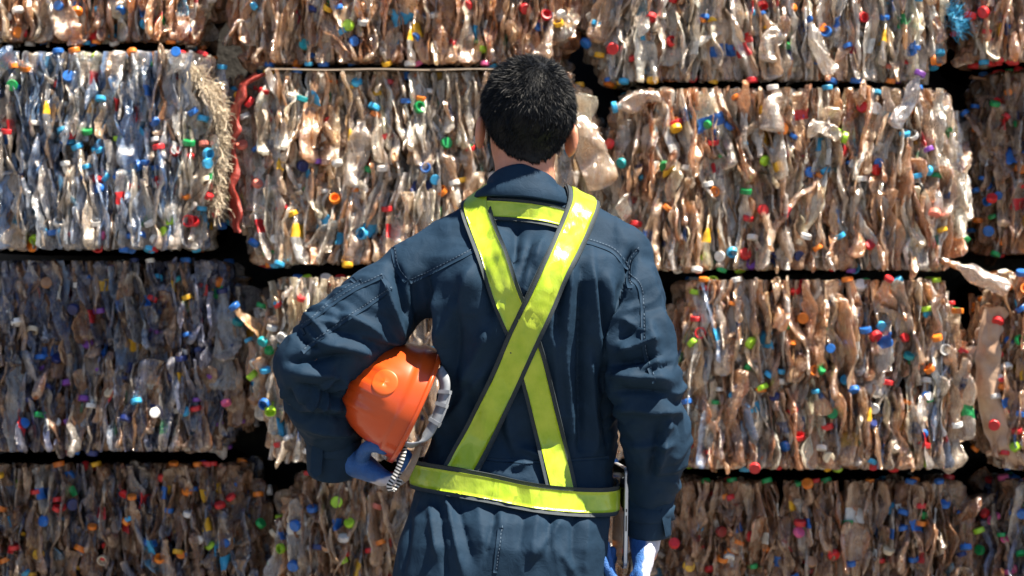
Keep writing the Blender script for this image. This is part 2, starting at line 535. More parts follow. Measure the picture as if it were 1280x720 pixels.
def head_field(g, ears=True):
    d = g.ellipsoid(H(0, -0.008, 0.018), (0.0765, 0.094, 0.088), HMt)
    d = smin(d, g.ellipsoid(H(0, 0.035, -0.045), (0.062, 0.066, 0.072), HMt), 0.03)
    d = smin(d, g.ellipsoid(H(0, 0.072, -0.092), (0.026, 0.022, 0.022), HMt), 0.025)       # chin
    d = smin(d, g.capsule(H(0, 0.095, 0.0), H(0, 0.118, -0.036), 0.009, 0.014), 0.012)      # nose
    d = smin(d, g.capsule(H(-0.035, 0.086, 0.018), H(0.035, 0.086, 0.018), 0.009, 0.009), 0.014)   # brow
    for s in (-1, 1):
        d = -smin(-d, g.ellipsoid(H(s * 0.031, 0.100, 0.0), (0.017, 0.012, 0.011), HMt), 0.012)   # eye socket
        d = smin(d, g.ellipsoid(H(s * 0.031, 0.083, -0.001), (0.012, 0.012, 0.011), HMt), 0.004)
    d = smin(d, g.capsule(H(-0.018, 0.098, -0.062), H(0.018, 0.098, -0.062), 0.006, 0.006), 0.006)  # lips
    d = smin(d, g.capsule(H(-0.014, 0.097, -0.073), H(0.014, 0.097, -0.073), 0.006, 0.006), 0.006)
    d = smin(d, g.capsule(P(655, 262, 0.005), H(0, -0.005, -0.06), 0.062, 0.056), 0.025)    # neck
    if ears:
        for s in (-1, 1):
            ear_m = HMt.copy()
            rot = np.array(Matrix.Rotation(-s * R(28), 3, 'Z'))
            ear_m = rot @ HMt if False else (np.array(Matrix.Rotation(s * R(24), 3, 'Z')).T @ HMt)
            e = g.ellipsoid(H(s * 0.091, 0.000, -0.032), (0.009, 0.021, 0.035), ear_m)
            e = np.maximum(e, -g.ellipsoid(H(s * 0.099, 0.008, -0.028), (0.008, 0.013, 0.022), ear_m))
            d = smin(d, e, 0.007)
    return d


# --- body: one continuous skin surface, head to feet
g = Grid((-0.52, -0.19, 0.02), (0.40, 0.26, 1.76), 0.0055)
d = head_field(g)
d = smin(d, g.capsule(NB, SH_L, 0.05, 0.04), 0.04)
d = smin(d, g.capsule(NB, SH_R, 0.05, 0.04), 0.04)
tz = lambda py: 1.27 + (360 - py) / 640.0
tx = lambda px: (px - 640) / 640.0
body_rows = [(tz(300), tx(650), .13, .03, .06), (tz(350), tx(652), .15, .0, .08), (tz(400), tx(655), .15, -.02, .085), (tz(450), tx(655), .15, -.008, .08),
             (tz(560), tx(648), .14, .026, .075), (tz(640), tx(634), .16, 0, .085), (tz(720), tx(625), .16, -.02, .085)]
d = smin(d, g.rings(body_rows, 2.2), 0.03)
d = np.minimum(d, g.chain([(SH_L, .05), (EL_L, .038), (WR_L, .028), (P(452, 580, .06), .026)], .02))
d = np.minimum(d, g.chain([(SH_R, .05), (EL_R, .038), (WR_R, .028), (P(806, 690, .03), .026)], .02))
for hp, kn, an in ((HIP_L, KN_L, AN_L), (HIP_R, KN_R, AN_R)):
    d = smin(d, g.chain([(hp, .08), (kn, .052), (an, .036)], .02), .02)
    d = smin(d, g.capsule(an - [0, 0, .045], an + [0, .14, -.05], .034, .026), .02)
V, F = g.polygonise(d, 1)
world_obj('body', V, F, M['skin'], person)

# --- hair: a thin shell over the scalp plus short strands
g = Grid(HC - 0.16, HC + 0.16, 0.004)
base = head_field(g, ears=False)
lx = HMt[0][0] * (g.X - HC[0]) + HMt[0][1] * (g.Y - HC[1]) + HMt[0][2] * (g.Z - HC[2])
ly = HMt[1][0] * (g.X - HC[0]) + HMt[1][1] * (g.Y - HC[1]) + HMt[1][2] * (g.Z - HC[2])
lz = HMt[2][0] * (g.X - HC[0]) + HMt[2][1] * (g.Y - HC[1]) + HMt[2][2] * (g.Z - HC[2])
th = np.interp(lz.ravel(), [-.105, -.085, -.045, 0.0, .06, .11], [.001, .003, .006, .013, .013, .014]).reshape(lz.shape)
hairline = (-.093 + .006 * noise(np.stack(np.broadcast_arrays(lx, ly, lz), -1), 120, 2.) + 0.02 * np.cos(lx * 60) * 0 + np.clip(ly + 0.075, 0, 9) * 0.95 - 0.004) - lz
around_ear = np.sqrt(((np.abs(lx) - 0.085) / .03) ** 2 + ((ly - 0.008) / .021) ** 2 + ((lz + .036) / .034) ** 2)
d = np.maximum(base - th, hairline)
d = np.maximum(d, (1 - around_ear) * 0.02)
V, F = g.polygonise(d, 2)
loc = (V - HC) @ HMn
shell_n = normals(V, F)
rng = np.random.default_rng(5)
fn = np.cross(V[F[:, 2]] - V[F[:, 0]], V[F[:, 3]] - V[F[:, 1]])
area = np.linalg.norm(fn, axis=1)
NS = 60000
pick = rng.choice(len(F), NS, p=area / area.sum())
uv = rng.random((NS, 2))
q = F[pick]
pts = ((V[q[:, 0]] * (1 - uv[:, :1]) + V[q[:, 1]] * uv[:, :1]) * (1 - uv[:, 1:]) + (V[q[:, 3]] * (1 - uv[:, :1]) + V[q[:, 2]] * uv[:, :1]) * uv[:, 1:])
nn = shell_n[q[:, 0]]
lp = (pts - HC) @ HMn
whorl = np.array([0.012, -0.055, 0.095])
away = lp - whorl
away_w = away @ HMn.T
dirn = away_w - nn * (away_w * nn).sum(1, keepdims=True)
dirn /= np.linalg.norm(dirn, axis=1, keepdims=True) + 1e-6
swirl = np.cross(nn, dirn)
dirn = dirn + 0.55 * swirl * np.clip(1 - np.linalg.norm(away, axis=1, keepdims=True) / .09, 0, 1) + 0.3 * rng.normal(size=(NS, 3))
clump = np.stack([noise(pts, 55, k * 9.3) for k in range(3)], 1)
dirn = dirn + 0.55 * clump
lift = np.clip(0.22 + 0.25 * np.clip(lp[:, 2:] / .1, 0, 1) + rng.normal(size=(NS, 1)) * .2, .1, 1.2)
dn_ = np.clip((-.045 - lp[:, 2:]) / .03, 0, 1)
dirn = dirn * (1 - .8 * dn_) + dn_ * np.array([0, 0, -1.]) * 1.0
dd = dirn * 0.8 + nn * lift * (1 - .7 * dn_)
dd /= np.linalg.norm(dd, axis=1, keepdims=True)
length = np.interp(lp[:, 2], [-.1, -.07, -.03, .03, .1], [.004, .0065, .0095, .0125, .0155]) * rng.uniform(.6, 1.3, NS)
length *= np.where(rng.random(NS) < .02, 1.3, 1)
side = np.cross(dd, rng.normal(size=(NS, 3))); side /= np.linalg.norm(side, axis=1, keepdims=True)
wd = 0.00036
root = pts - nn * 0.001
mid = root + dd * length[:, None] * .55
tip = root + dd * length[:, None] + (dirn * .25 - nn * .15) * length[:, None] * .5
SV = np.stack([root - side * wd, root + side * wd, mid - side * wd * .9, mid + side * wd * .9, tip - side * wd * .25, tip + side * wd * .25], 1).reshape(-1, 3)
b = (np.arange(NS) * 6)[:, None]
SF = np.vstack([b + [[0, 1, 3, 2]], b + [[2, 3, 5, 4]]]) + len(V)
hair = world_obj('hair', np.vstack([V, SV]), np.vstack([F, SF]), M['hair'], person)

# --- coverall
g = Grid((-0.54, -0.24, 0.06), (0.42, 0.25, 1.56), 0.0045)
d = smin(g.capsule(NB, SH_L, 0.072, 0.070), g.capsule(NB, SH_R, 0.072, 0.070), 0.04)
rows = []
for py, xl, xr, b, cy in ((288, 560, 752, .080, .018), (322, 534, 776, .114, -.024), (350, 536, 778, .122, -.036), (385, 540, 777, .122, -.034), (420, 546, 774, .119, -.024), (450, 551, 773, .115, -.009),
                          (500, 552, 771, .110, .018), (545, 543, 771, .110, .036), (572, 530, 770, .113, .032), (592, 522, 767, .112, .022),
                          (610, 521, 767, .112, .014), (628, 517, 765, .114, .004), (645, 509, 764, .124, -.012), (675, 501, 761, .134, -.022),
                          (710, 493, 757, .136, -.022), (745, 489, 755, .125, -.02), (765, 489, 755, .11, 0)):
    rows.append((tz(py), tx((xl + xr) / 2), (xr - xl) / 2 / 640.0, cy, b))
d = smin(d, g.rings(rows, 2.35), 0.028)
# sleeves
UL = lambda t: SH_L + (EL_L - SH_L) * t
arm = g.chain([(SH_L + [.02, 0, 0], .066), (UL(.35), .073), (UL(.7), .074), (EL_L, .060)], .03)
FL = lambda t: EL_L + (WR_L - EL_L) * t
fore = g.chain([(EL_L, .060), (FL(.45), .063), (FL(.74), .051), (FL(.82), .044)], .02)
armL = smin(arm, fore, .025)
d = smin(d, armL, .014)
UR = lambda t: SH_R + (EL_R - SH_R) * t
arm = g.chain([(SH_R + [-.01, 0, 0], .068), (UR(.3), .067), (UR(.7), .068), (EL_R, .066)], .03)
FR = lambda t: EL_R + (WR_R - EL_R) * t
fore = g.chain([(EL_R, .066), (EL_R * .55 + WR_R * .45 + [.018, -.01, 0], .062), (EL_R * .25 + WR_R * .75 + [.012, 0, 0], .050), (FR(.84), .044)], .02)
armR = smin(arm, fore, .02)
d = smin(d, armR, .008)
for hp, kn, an in ((HIP_L, KN_L, AN_L), (HIP_R, KN_R, AN_R)):
    d = smin(d, g.chain([(hp + [0, 0, -.03], .10), (kn, .078), (an, .07)], .02), .015)
# neck opening
d = np.maximum(d, -g.capsule(P(655, 240, .01), P(655, 190, .02), .060, .07))
V, F = g.polygonise(d, 2)
N = normals(V, F)
# creases of the cloth: traced from the back view; they ride on the surface that faces the camera
px = 640 + V[:, 0] * FPX / (V[:, 1] + D); py = 360 - (V[:, 2] - CZ) * FPX / (V[:, 1] + D)
back = np.clip((-N[:, 1] + .15) * 2.2, 0, 1)


def seg_dist(x0, y0, x1, y1):
    dx, dy = x1 - x0, y1 - y0
    t = np.clip(((px - x0) * dx + (py - y0) * dy) / (dx * dx + dy * dy), 0, 1)
    return np.hypot(px - x0 - t * dx, py - y0 - t * dy), t


FOLDS = [  # x0,y0,x1,y1,width px,height m
    (715, 325, 706, 430, 7, .008), (706, 430, 716, 560, 8, .007), (738, 332, 748, 440, 6, .007), (758, 345, 764, 440, 6, .006), (690, 400, 700, 540, 7, .005),
    (727, 335, 724, 560, 5, -.009), (748, 345, 757, 420, 4, -.007), (702, 350, 694, 420, 5, -.006), (736, 440, 744, 560, 6, .006), (755, 450, 758, 560, 5, -.006),
    (592, 335, 556, 430, 13, .011), (548, 362, 566, 470, 9, .009), (612, 410, 580, 480, 10, .009), (575, 350, 572, 470, 6, -.007), (604, 330, 618, 400, 7, -.009),
    (560, 480, 550, 560, 8, .008), (590, 480, 600, 570, 8, -.005), (536, 350, 552, 430, 6, -.006), (612, 455, 560, 530, 8, .006),
    (622, 285, 634, 340, 10, .010), (648, 278, 640, 335, 7, -.012), (682, 295, 652, 375, 11, .010), (664, 300, 650, 350, 4, -.005), (668, 330, 660, 380, 6, -.006),
    (632, 500, 640, 560, 8, .005), (620, 520, 640, 575, 5, -.004), (650, 560, 690, 575, 7, .006), (640, 585, 660, 578, 6, .006),
    # left sleeve
    (492, 330, 512, 400, 7, -.012), (478, 352, 503, 425, 6, .010), (515, 350, 528, 420, 7, -.008), (430, 395, 478, 418, 9, .008), (396, 428, 462, 440, 9, .009), (410, 408, 470, 428, 5, -.008),
    (362, 452, 430, 446, 6, -.010), (366, 466, 430, 470, 8, .008), (372, 482, 428, 498, 5, -.008), (370, 500, 432, 512, 8, .007), (380, 520, 436, 522, 5, -.007), (385, 535, 440, 540, 6, .007),
    (385, 395, 410, 420, 6, .008), (404, 372, 430, 392, 6, -.006), (375, 420, 400, 436, 5, -.007), (440, 420, 500, 425, 6, .006),
    # right sleeve
    (792, 312, 772, 385, 6, -.013), (788, 352, 768, 410, 7, .010), (776, 440, 818, 424, 7, .011), (768, 456, 822, 446, 4, -.010), (768, 470, 834, 474, 8, .010), (770, 488, 836, 492, 5, -.009),
    (806, 400, 822, 470, 8, .006), (812, 340, 836, 440, 10, .004), (772, 508, 845, 512, 9, .008), (836, 520, 822, 590, 7, .009), (826, 530, 812, 600, 5, -.008), (786, 560, 842, 556, 6, .005),
    (798, 470, 836, 456, 4, -.006), (780, 400, 806, 418, 6, .006), (774, 424, 800, 408, 4, -.006),
    # seat of the trousers
    (558, 618, 580, 720, 5, .011), (538, 634, 548, 696, 5, .009), (548, 626, 560, 720, 4, -.008), (596, 622, 606, 690, 12, .010), (622, 630, 606, 700, 4, -.009), (628, 640, 622, 690, 4, .006),
    (672, 642, 664, 700, 9, .011), (704, 648, 668, 696, 7, .010), (690, 640, 684, 690, 5, -.010), (700, 690, 716, 716, 6, .008), (655, 640, 648, 690, 6, -.007), (735, 640, 728, 720, 6, .006), (718, 640, 716, 700, 5, -.007),
    (620, 612, 622, 650, 5, .006), (570, 625, 590, 700, 5, -.007), (515, 640, 505, 720, 5, -.007),
]
disp = np.zeros(len(V))
for x0, y0, x1, y1, w, a in FOLDS:
    ds, t = seg_dist(x0, y0, x1, y1)
    disp += a * 1.25 * 1.25 * (.55 * np.exp(-(ds / w) ** 2) + .6 * np.exp(-np.abs(ds) / (w * .55))) * np.clip(np.sin(math.pi * np.clip(t * .86 + .07, 0, 1)) * 1.6, 0, 1)
disp *= back * np.interp(py, [590, 640], [1.25, .6])
# gathers across the sleeves, strongest at elbow and armpit
for J, wgt in (((SH_L, EL_L, WR_L), 1.0), ((SH_R, EL_R, WR_R), 1.0)):
    for (A_, B_), cen in zip(((J[0], J[1]), (J[1], J[2])), (1.0, 0.0)):
        ab = B_ - A_; t = ((V - A_) @ ab) / ab.dot(ab); tc = np.clip(t, 0, 1)
        rv = V - (A_ + tc[:, None] * ab); rd = np.linalg.norm(rv, axis=1)
        on = np.clip((.092 - rd) / .012, 0, 1) * np.clip((t + .04) / .1, 0, 1) * np.clip((1.04 - t) / .1, 0, 1)
        if A_ is SH_L or A_ is SH_R: on *= np.clip((t - .22) / .2, 0, 1)
        ph = tc * np.linalg.norm(ab) / .047 + 1.5 * noise(V, 9, 3.7) + .8 * noise(V, 20, 8.) + rv @ np.array([6., 3, -4])
        saw = 1 - 2 * np.abs(np.mod(ph, 1) - .5) * 2
        near = np.exp(-((t - cen) / .30) ** 2) + .38
        disp += .0100 * on * near * (np.abs(saw) ** 1.4 * np.sign(saw)) * (0.6 + .6 * noise(V, 12, 1.1))
w = V.copy(); w[:, 2] *= 0.45                 # vertical drape
w += 0.03 * np.stack([noise(V, 9, k * 5.1) for k in range(3)], 1)
r1 = 1 - np.abs(noise(w, 17, 2.0)) * 2
r2 = 1 - np.abs(noise(w, 36, 7.0)) * 2
disp += 0.0042 * r1 * np.interp(py, [600, 640], [1, .6]) + 0.0014 * r2 + 0.004 * noise(V, 11, 4.0)
shoulder = np.clip((V[:, 2] - tz(318)) / .05, 0, 1)
disp *= 1 - 0.6 * shoulder * (np.abs(V[:, 0]) < .2)
V = V + N * disp[:, None]
V = lap(V, F, 1, .2)
coverall = world_obj('coverall', V, F, M['cloth'], person)
BV = BVHTree.FromPolygons([tuple(v) for v in V], [tuple(int(i) for i in f) for f in F])
CAM = Vector((0, -D, CZ))


def cast_px(x, y):
    t = Vector(P(x, y, 0.0)) - CAM
    h = BV.ray_cast(CAM, t.normalized())
    return (np.array(h[0]), np.array(h[1])) if h[0] is not None else None


def cast_from(o, dr):
    h = BV.ray_cast(Vector(o), Vector(dr).normalized(), 0.5)
    if h[0] is None:
        return None
    n = np.array(h[1]); n = n if n.dot(dr) > 0 else -n
    return np.array(h[0]), n


def smooth_grid(G, it=3):
    G = G.copy()
    for _ in range(it):
        G[1:-1] = .5 * G[1:-1] + .25 * (G[:-2] + G[2:])
    return G


def slab(G, Nn, off, thick, closed=False):
    """G (n,m,3) grid on the surface -> a thin closed band lying 'off' above it"""
    n, m = G.shape[:2]
    top = (G + Nn * (off + thick)).reshape(-1, 3); bot = (G + Nn * (off - 0.004)).reshape(-1, 3)
    Vv = np.vstack([top, bot]); f1 = grid_faces(n, m, closed)
    Fv = [f1, f1[:, ::-1] + n * m]
    i = np.arange(n if closed else n - 1); i1 = (i + 1) % n
    for j, fl in ((0, 1), (m - 1, 0)):
        e = np.stack([i * m + j, i1 * m + j, i1 * m + j + n * m, i * m + j + n * m], 1)
        Fv.append(e[:, ::-1] if not fl else e)
    if not closed:
        j = np.arange(m - 1)
        for i_, fl in ((0, 0), (n - 1, 1)):
            e = np.stack([i_ * m + j, i_ * m + j + 1, i_ * m + j + 1 + n * m, i_ * m + j + n * m], 1)
            Fv.append(e[:, ::-1] if not fl else e)
    return Vv, np.vstack(Fv)


def frame_normals(G):
    du = np.gradient(G, axis=0); dv = np.gradient(G, axis=1)
    n = np.cross(du, dv); n /= np.linalg.norm(n, axis=2, keepdims=True) + 1e-9
    return n


def strap_rows(pts, step=5):
    pts = np.asarray(pts, float)
    Lp = np.r_[0, np.cumsum(np.linalg.norm(np.diff(pts, axis=0), axis=1))]
    k = max(int(Lp[-1] / step), 6)
    return spline(pts, k)


def back_band(pts, width, wrap=None, m=9, it=4):
    """band whose back run is seen through pts (picture px); wrap=(x at the front) carries it on over the shoulder"""
    c = strap_rows(pts)
    T = np.gradient(c, axis=0); T /= np.linalg.norm(T, axis=1, keepdims=True)
    nrm = np.stack([-T[:, 1], T[:, 0]], 1)
    G = np.full((len(c), m, 3), np.nan)
    for i in range(len(c)):
        for j, s in enumerate(np.linspace(-.5, .5, m)):
            h = cast_px(*(c[i] + nrm[i] * s * width))
            if h is not None and h[0][1] < 0.0:
                G[i, j] = h[0]
    ok = ~np.isnan(G).any(axis=(1, 2))
    G = G[ok]
    if wrap is not None:
        xa, xb = wrap                          # x in px at the top of the shoulder and on the chest
        rowsW = []
        for a in np.linspace(0, 1, 26):
            ang = R(62 + a * 150)              # measured from straight back, over the top, to the front
            row = []
            cx = tx(xa + (xb - xa) * a)
            for s in np.linspace(-.5, .5, m):
                o = np.array([cx + s * width / 640. * (1 if G[0, -1, 0] > G[0, 0, 0] else -1), 0.0, tz(330)])
                h = cast_from(o, np.array([0, -math.cos(ang), math.sin(ang)]))
                row.append(h[0] if h else [np.nan] * 3)
            rowsW.append(row)
        W = np.array(rowsW, float); W = W[~np.isnan(W).any(axis=(1, 2))]
        # keep only rows that lie beyond the start of the back run
        keep = (W[:, :, 1].mean(1) > G[0, :, 1].mean() + .008)
        W = W[keep][::-1]
        G = np.concatenate([W, G], 0)
    # even spacing then smooth, so that the band bridges the creases
    cen = G.mean(1); L2 = np.r_[0, np.cumsum(np.linalg.norm(np.diff(cen, axis=0), axis=1))]
    t = np.linspace(0, L2[-1], max(8, int(L2[-1] / .006)))
    G2 = np.zeros((len(t), m, 3))
    for j in range(m):
        for ax in range(3):
            G2[:, j, ax] = np.interp(t, L2, G[:, j, ax])
    G2 = smooth_grid(G2, it)
    n = frame_normals(G2)
    ref = G2 - np.array([0.01, 0.0, 0.0]) * 0 - np.array([tx(650), 0.02, 0]) ; ref[..., 2] = 0
    flip = np.sign((n * np.where(np.abs(ref).sum(2, keepdims=True) > 0, ref, 1)).sum((1, 2)))
    n = smooth_grid(n, 60); n = (n + n.mean(1, keepdims=True) * 1.5); n /= np.linalg.norm(n, axis=2, keepdims=True)
    if n[len(n) // 2, m // 2, 1] > 0: n = -n
    return G2, n


def lime_band(name, G, n, off, w_all, w_lime, closed=False):
    """dark webbing with the lime tape sewn on it"""
    v, f = slab(G, n, off, .0016, closed)
    web = world_obj('webbing', v, f, M['piping'], harness)
    m = G.shape[1]
    ctr = (G[:, 0] + G[:, -1]) / 2; k = w_lime / w_all
    js = np.linspace(.5 - k / 2, .5 + k / 2, m)
    lim = np.stack([np.stack([np.interp(js, np.linspace(0, 1, m), G[i, :, a]) for a in range(3)], 1) for i in range(len(G))])
    rip = (0.0014 * noise(lim.reshape(-1, 3), 60, 3.) + .001 * noise(lim.reshape(-1, 3), 130, 9.)).reshape(lim.shape[:2])
    nn_ = n[:, np.linspace(0, m - 1, m).astype(int)]
    v, f = slab(lim + nn_ * rip[..., None], nn_, off + .0022, .0012, closed)
    return world_obj('reflective_tape', v, f, M['tape'], web)


harness = empty('reflective_harness', (0, 0, 0)); harness.parent = person
# horizontal yoke band, then the strap that lies under, the one on top, and the belt
Gy, ny = back_band([(600, 264), (630, 263), (660, 265), (690, 271), (722, 281)], 27, it=10)
lime_band('yoke', Gy, ny, .006, 27, 19)
G1, n1 = back_band([(592, 254), (606, 296), (628, 355), (650, 408), (668, 462), (684, 530), (699, 602), (704, 628)], 38, wrap=(598, 610), it=22)
lime_band('under', G1, n1, .009, 38, 28)
G2, n2 = back_band([(730, 257), (712, 304), (683, 356), (656, 418), (628, 482), (600, 545), (576, 594), (566, 614)], 41, wrap=(727, 712), it=22)
lime_band('over', G2, n2, .0125, 41, 30)
# belt: cast outwards all round the waist
rows_b = []
nb = 150
for a in range(nb):
    th_ = 2 * math.pi * a / nb
    dr = np.array([math.sin(th_), -math.cos(th_), 0])
    row = []
    cpx = 643 + 125 * math.sin(th_)
    cy_ = np.interp(cpx, [518, 560, 640, 700, 770], [592, 598, 609, 616, 624]) if math.cos(th_) > -.2 else 606 + 14 * math.sin(th_)
    for s in np.linspace(.5, -.5, 7):
        o = np.array([tx(643), 0.0, tz(cy_ + s * 35)])
        h = cast_from(o, dr)
        row.append(h[0])
    rows_b.append(row)
GB = np.array(rows_b)
rad = np.linalg.norm(GB[..., :2] - np.array([tx(643), 0.0]), axis=2)
for _ in range(8):
    rad = np.maximum((np.roll(rad, 1, 0) + rad + np.roll(rad, -1, 0)) / 3, rad * .97)
rad = rad.max(1, keepdims=True) * .6 + rad * .4
for _ in range(4):
    rad = (np.roll(rad, 1, 0) + rad * 2 + np.roll(rad, -1, 0)) / 4
an = 2 * math.pi * np.arange(nb) / nb
NBn = np.stack([np.sin(an), -np.cos(an), 0 * an], 1)[:, None, :].repeat(7, 1)
GB[..., 0] = tx(643) + NBn[..., 0] * rad; GB[..., 1] = NBn[..., 1] * rad
lime_band('belt', GB, NBn, .012, 35, 25, True)

# --- sewn details on the coverall
def seam(pts, width=5.5, thick=.0012, mat='seam', name='seam'):
    c = strap_rows(pts, 4)
    T = np.gradient(c, axis=0); T /= np.linalg.norm(T, axis=1, keepdims=True)
    nr = np.stack([-T[:, 1], T[:, 0]], 1)
    G = []; Nn = []
    for i in range(len(c)):
        hs = [cast_px(*(c[i] + nr[i] * s * width)) for s in (-.5, 0, .5)]
        if any(h is None for h in hs): continue
        G.append([h[0] for h in hs]); Nn.append([h[1] if h[1][1] < 0 else -h[1] for h in hs])
    if len(G) < 4: return
    G = smooth_grid(np.array(G), 1); Nn = smooth_grid(np.array(Nn), 2)
    jump = np.abs(np.diff(G[:, 1, 1])).max()
    if jump > .05: return
    v, f = slab(G, Nn, 0.0006, thick)
    return world_obj(name, v, f, M[mat], coverall)


def stitches(pts, pitch=4.0):
    """a row of little stitches"""
    c = strap_rows(pts, pitch)
    parts = []
    for a, b in zip(c[:-1], c[1:]):
        h0, h1 = cast_px(*(a + (b - a) * .12)), cast_px(*(a + (b - a) * .72))
        if h0 is None or h1 is None or abs(h0[0][1] - h1[0][1]) > .02: continue
        n = h0[1] if h0[1][1] < 0 else -h0[1]
        p0, p1 = h0[0] + n * .0022, h1[0] + n * .0022
        s = np.cross(p1 - p0, n); s = s / (np.linalg.norm(s) + 1e-9) * .0007
        parts.append((np.array([p0 - s, p0 + s, p1 + s, p1 - s, (p0 + p1) / 2 + n * .001]), [[0, 1, 4], [1, 2, 4], [2, 3, 4], [3, 0, 4]]))
    if parts:
        v, f = join(parts)
        return world_obj('stitching', v, f, M['thread'], coverall)


for pts in ([(512, 352), (540, 340), (568, 326), (592, 314)], [(728, 301), (748, 307), (768, 316), (786, 338)],
            [(491, 302), (493, 318), (497, 336), (508, 352)], [(797, 312), (788, 326), (786, 350), (788, 360)],
            [(786, 345), (800, 362), (804, 400), (806, 440), (818, 478)],
            [(378, 440), (420, 408), (455, 385), (488, 362)], [(376, 410), (405, 388), (440, 364), (478, 346)], [(398, 392), (424, 368), (452, 352)],
            [(626, 660), (622, 690), (619, 716)]):
    seam(pts)
    p = np.array(pts, float)
    stitches(p + [1.5, -3.2])
seam([(560, 566), (600, 573), (650, 577), (700, 576), (760, 572)], 4)
# pocket flap on the upper arm
for pts in ([(440, 348), (448, 356)], [(478, 346), (488, 362)], [(376, 410), (381, 418)]):
    seam([pts[0], tuple(np.mean(pts, 0)), pts[1]], 5)

# collar: a folded stand-up ring
n = 64
prof = []
rr_ = np.random.default_rng(2)
for k in range(n):
    a = 2 * math.pi * k / n
    s_, c_ = math.sin(a), -math.cos(a)                    # x, y directions, a=0 at the nape
    f = (1 - math.cos(a)) / 2                             # 0 nape -> 1 throat
    top = 206 + 40 * f ** .75 + 4 * s_; bot = 246 + 16 * f + 6 * s_
    cx, cy = tx(654), 0.012
    ri, ro = .058 + .004 * abs(s_), .092 + .008 * abs(s_)
    pt = lambda r, p: (cx + s_ * r, cy + c_ * r * .98, tz(p))
    prof.append([pt(ri - .004, bot + 6), pt(ri, top + 12), pt(ri + .001, top + 2), pt(ri + .005, top), pt(ri + .009, top + 2),
                 pt(ri + .013, top + 12), pt(ro - .004, (top + bot) / 2 + 6), pt(ro + .002, bot), pt(ro + .001, bot + 2.5), pt(ro - .008, bot + 1)])
G = np.array(prof)
G[..., :] += .0022 * np.stack([noise(G, 24, k * 3.) for k in range(3)], -1)
v = G.reshape(-1, 3); f = grid_faces(n, G.shape[1], True)
world_obj('collar', v, f, M['cloth'], coverall)


# cuffs
def cuff(c0, c1, r0, r1, flap=None):
    ax = (c1 - c0); L = np.linalg.norm(ax); ax /= L
    u = np.cross(ax, [0, 1, 0]); u /= np.linalg.norm(u); w_ = np.cross(ax, u)
    st = [(-.02, r0 - .004), (0, r0 + .002), (.012, r0 + .003), (.5, (r0 + r1) / 2 + .004), (.95, r1 + .004), (1.0, r1 + .002), (1.0, r1 - .003), (.7, r1 - .006)]
    G = np.array([[c0 + ax * L * t + (u * math.cos(a) + w_ * math.sin(a)) * (r + .0025 * math.sin(3 * a + 9 * t)) for t, r in st] for a in np.linspace(0, 2 * math.pi, 40, endpoint=False)])
    return G.reshape(-1, 3), grid_faces(40, len(st), True)


v, f = cuff(P(419, 534, .048), P(414, 592, .075), .049, .047)
world_obj('cuff', v, f, M['cloth'], coverall)
v, f = cuff(P(812, 620, .02), P(809, 669, .03), .0455, .042)
world_obj('cuff', v, f, M['cloth'], coverall)


for c0_, c1_, r_ in ((P(418.5, 543, .0515), P(417, 562, .060), .0515), (P(811.4, 630, .0235), P(810.5, 648, .026), .0475)):
    v, f = cuff(c0_, c1_, r_, r_)
    world_obj('cuff_band', v, f, M['seam'], coverall)


def flap(pts, y, th=.004):
    """loose cloth tab: a bent closed sheet outlined in px"""
    p = [P(a, b, y + dy) for a, b, dy in pts]
    nfl = len(p)
    Vv = np.array([q_ + [0, -th, 0] for q_ in p] + [q_ + [0, th, 0] for q_ in p])
    return Vv, [list(range(nfl)), list(range(nfl, 2 * nfl))[::-1]] + [[i, i + nfl, (i + 1) % nfl + nfl, (i + 1) % nfl] for i in range(nfl)]


v, f = flap([(393, 546, .0), (404, 549, -.005), (404, 570, -.005), (402, 592, .0), (394, 597, .0), (388, 590, .0), (389, 565, .0)], .01)
world_obj('cuff_tab', v, f, M['cloth'], coverall, smooth=False)
v, f = flap([(826, 640, -.01), (834, 622, 0), (839, 640, .01), (838, 668, .01), (832, 671, 0), (829, 655, -.01)], -.01)
world_obj('cuff_tab', v, f, M['cloth'], coverall, smooth=False)

# boots
for an_ in (AN_L, AN_R):
    g = Grid(an_ - [.09, .14, .10], an_ + [.09, .24, .14], .006)
    d = smin(g.capsule(an_ + [0, -.01, .09], an_ + [0, 0, -.03], .058, .052), g.capsule(an_ + [0, -.02, -.055], an_ + [0, .15, -.06], .044, .042), .03)
    d = np.maximum(d, -(g.Z + 0 * g.X + 0 * g.Y))
    v, f = g.polygonise(d, 1)
    world_obj('boot', v, f, M['boot'], person)

# ------------------------------------------------------------------ gloves (five fingers each)
BLUE, WHITE = (0.020, 0.105, 0.34), (0.54, 0.54, 0.64)


def glove(palm, fingers, thumb, wrist, split, lo, hi):
    g = Grid(lo, hi, .0028)
    d = None
    for a, b, ra, rb in palm:
        c = g.capsule(a, b, ra, rb); d = c if d is None else smin(d, c, .014)
    d = smin(d, g.capsule(*wrist), .012)
    for fi in fingers + [thumb]:
        c = g.chain(fi, .004)
        d = smin(d, c, .005)
    v, f = g.polygonise(d, 1)
    nrm_ = normals(v, f)
    v = v + nrm_ * (.0012 * noise(v, 90, 1.0))[:, None]
    o = world_obj('glove', v, f, M['glove'], person)
    k = np.clip((split(v, nrm_) + .004 * noise(v, 80, 4.)) / .004, 0, 1)[:, None]
    set_tint(o.data, np.array(BLUE) * (1 - k) + np.array(WHITE) * k)
    return o


def fing(pts, r0, r1):
    pts = spline(np.array(pts), 7)
    return [(p_, r0 + (r1 - r0) * i / 6) for i, p_ in enumerate(pts)]


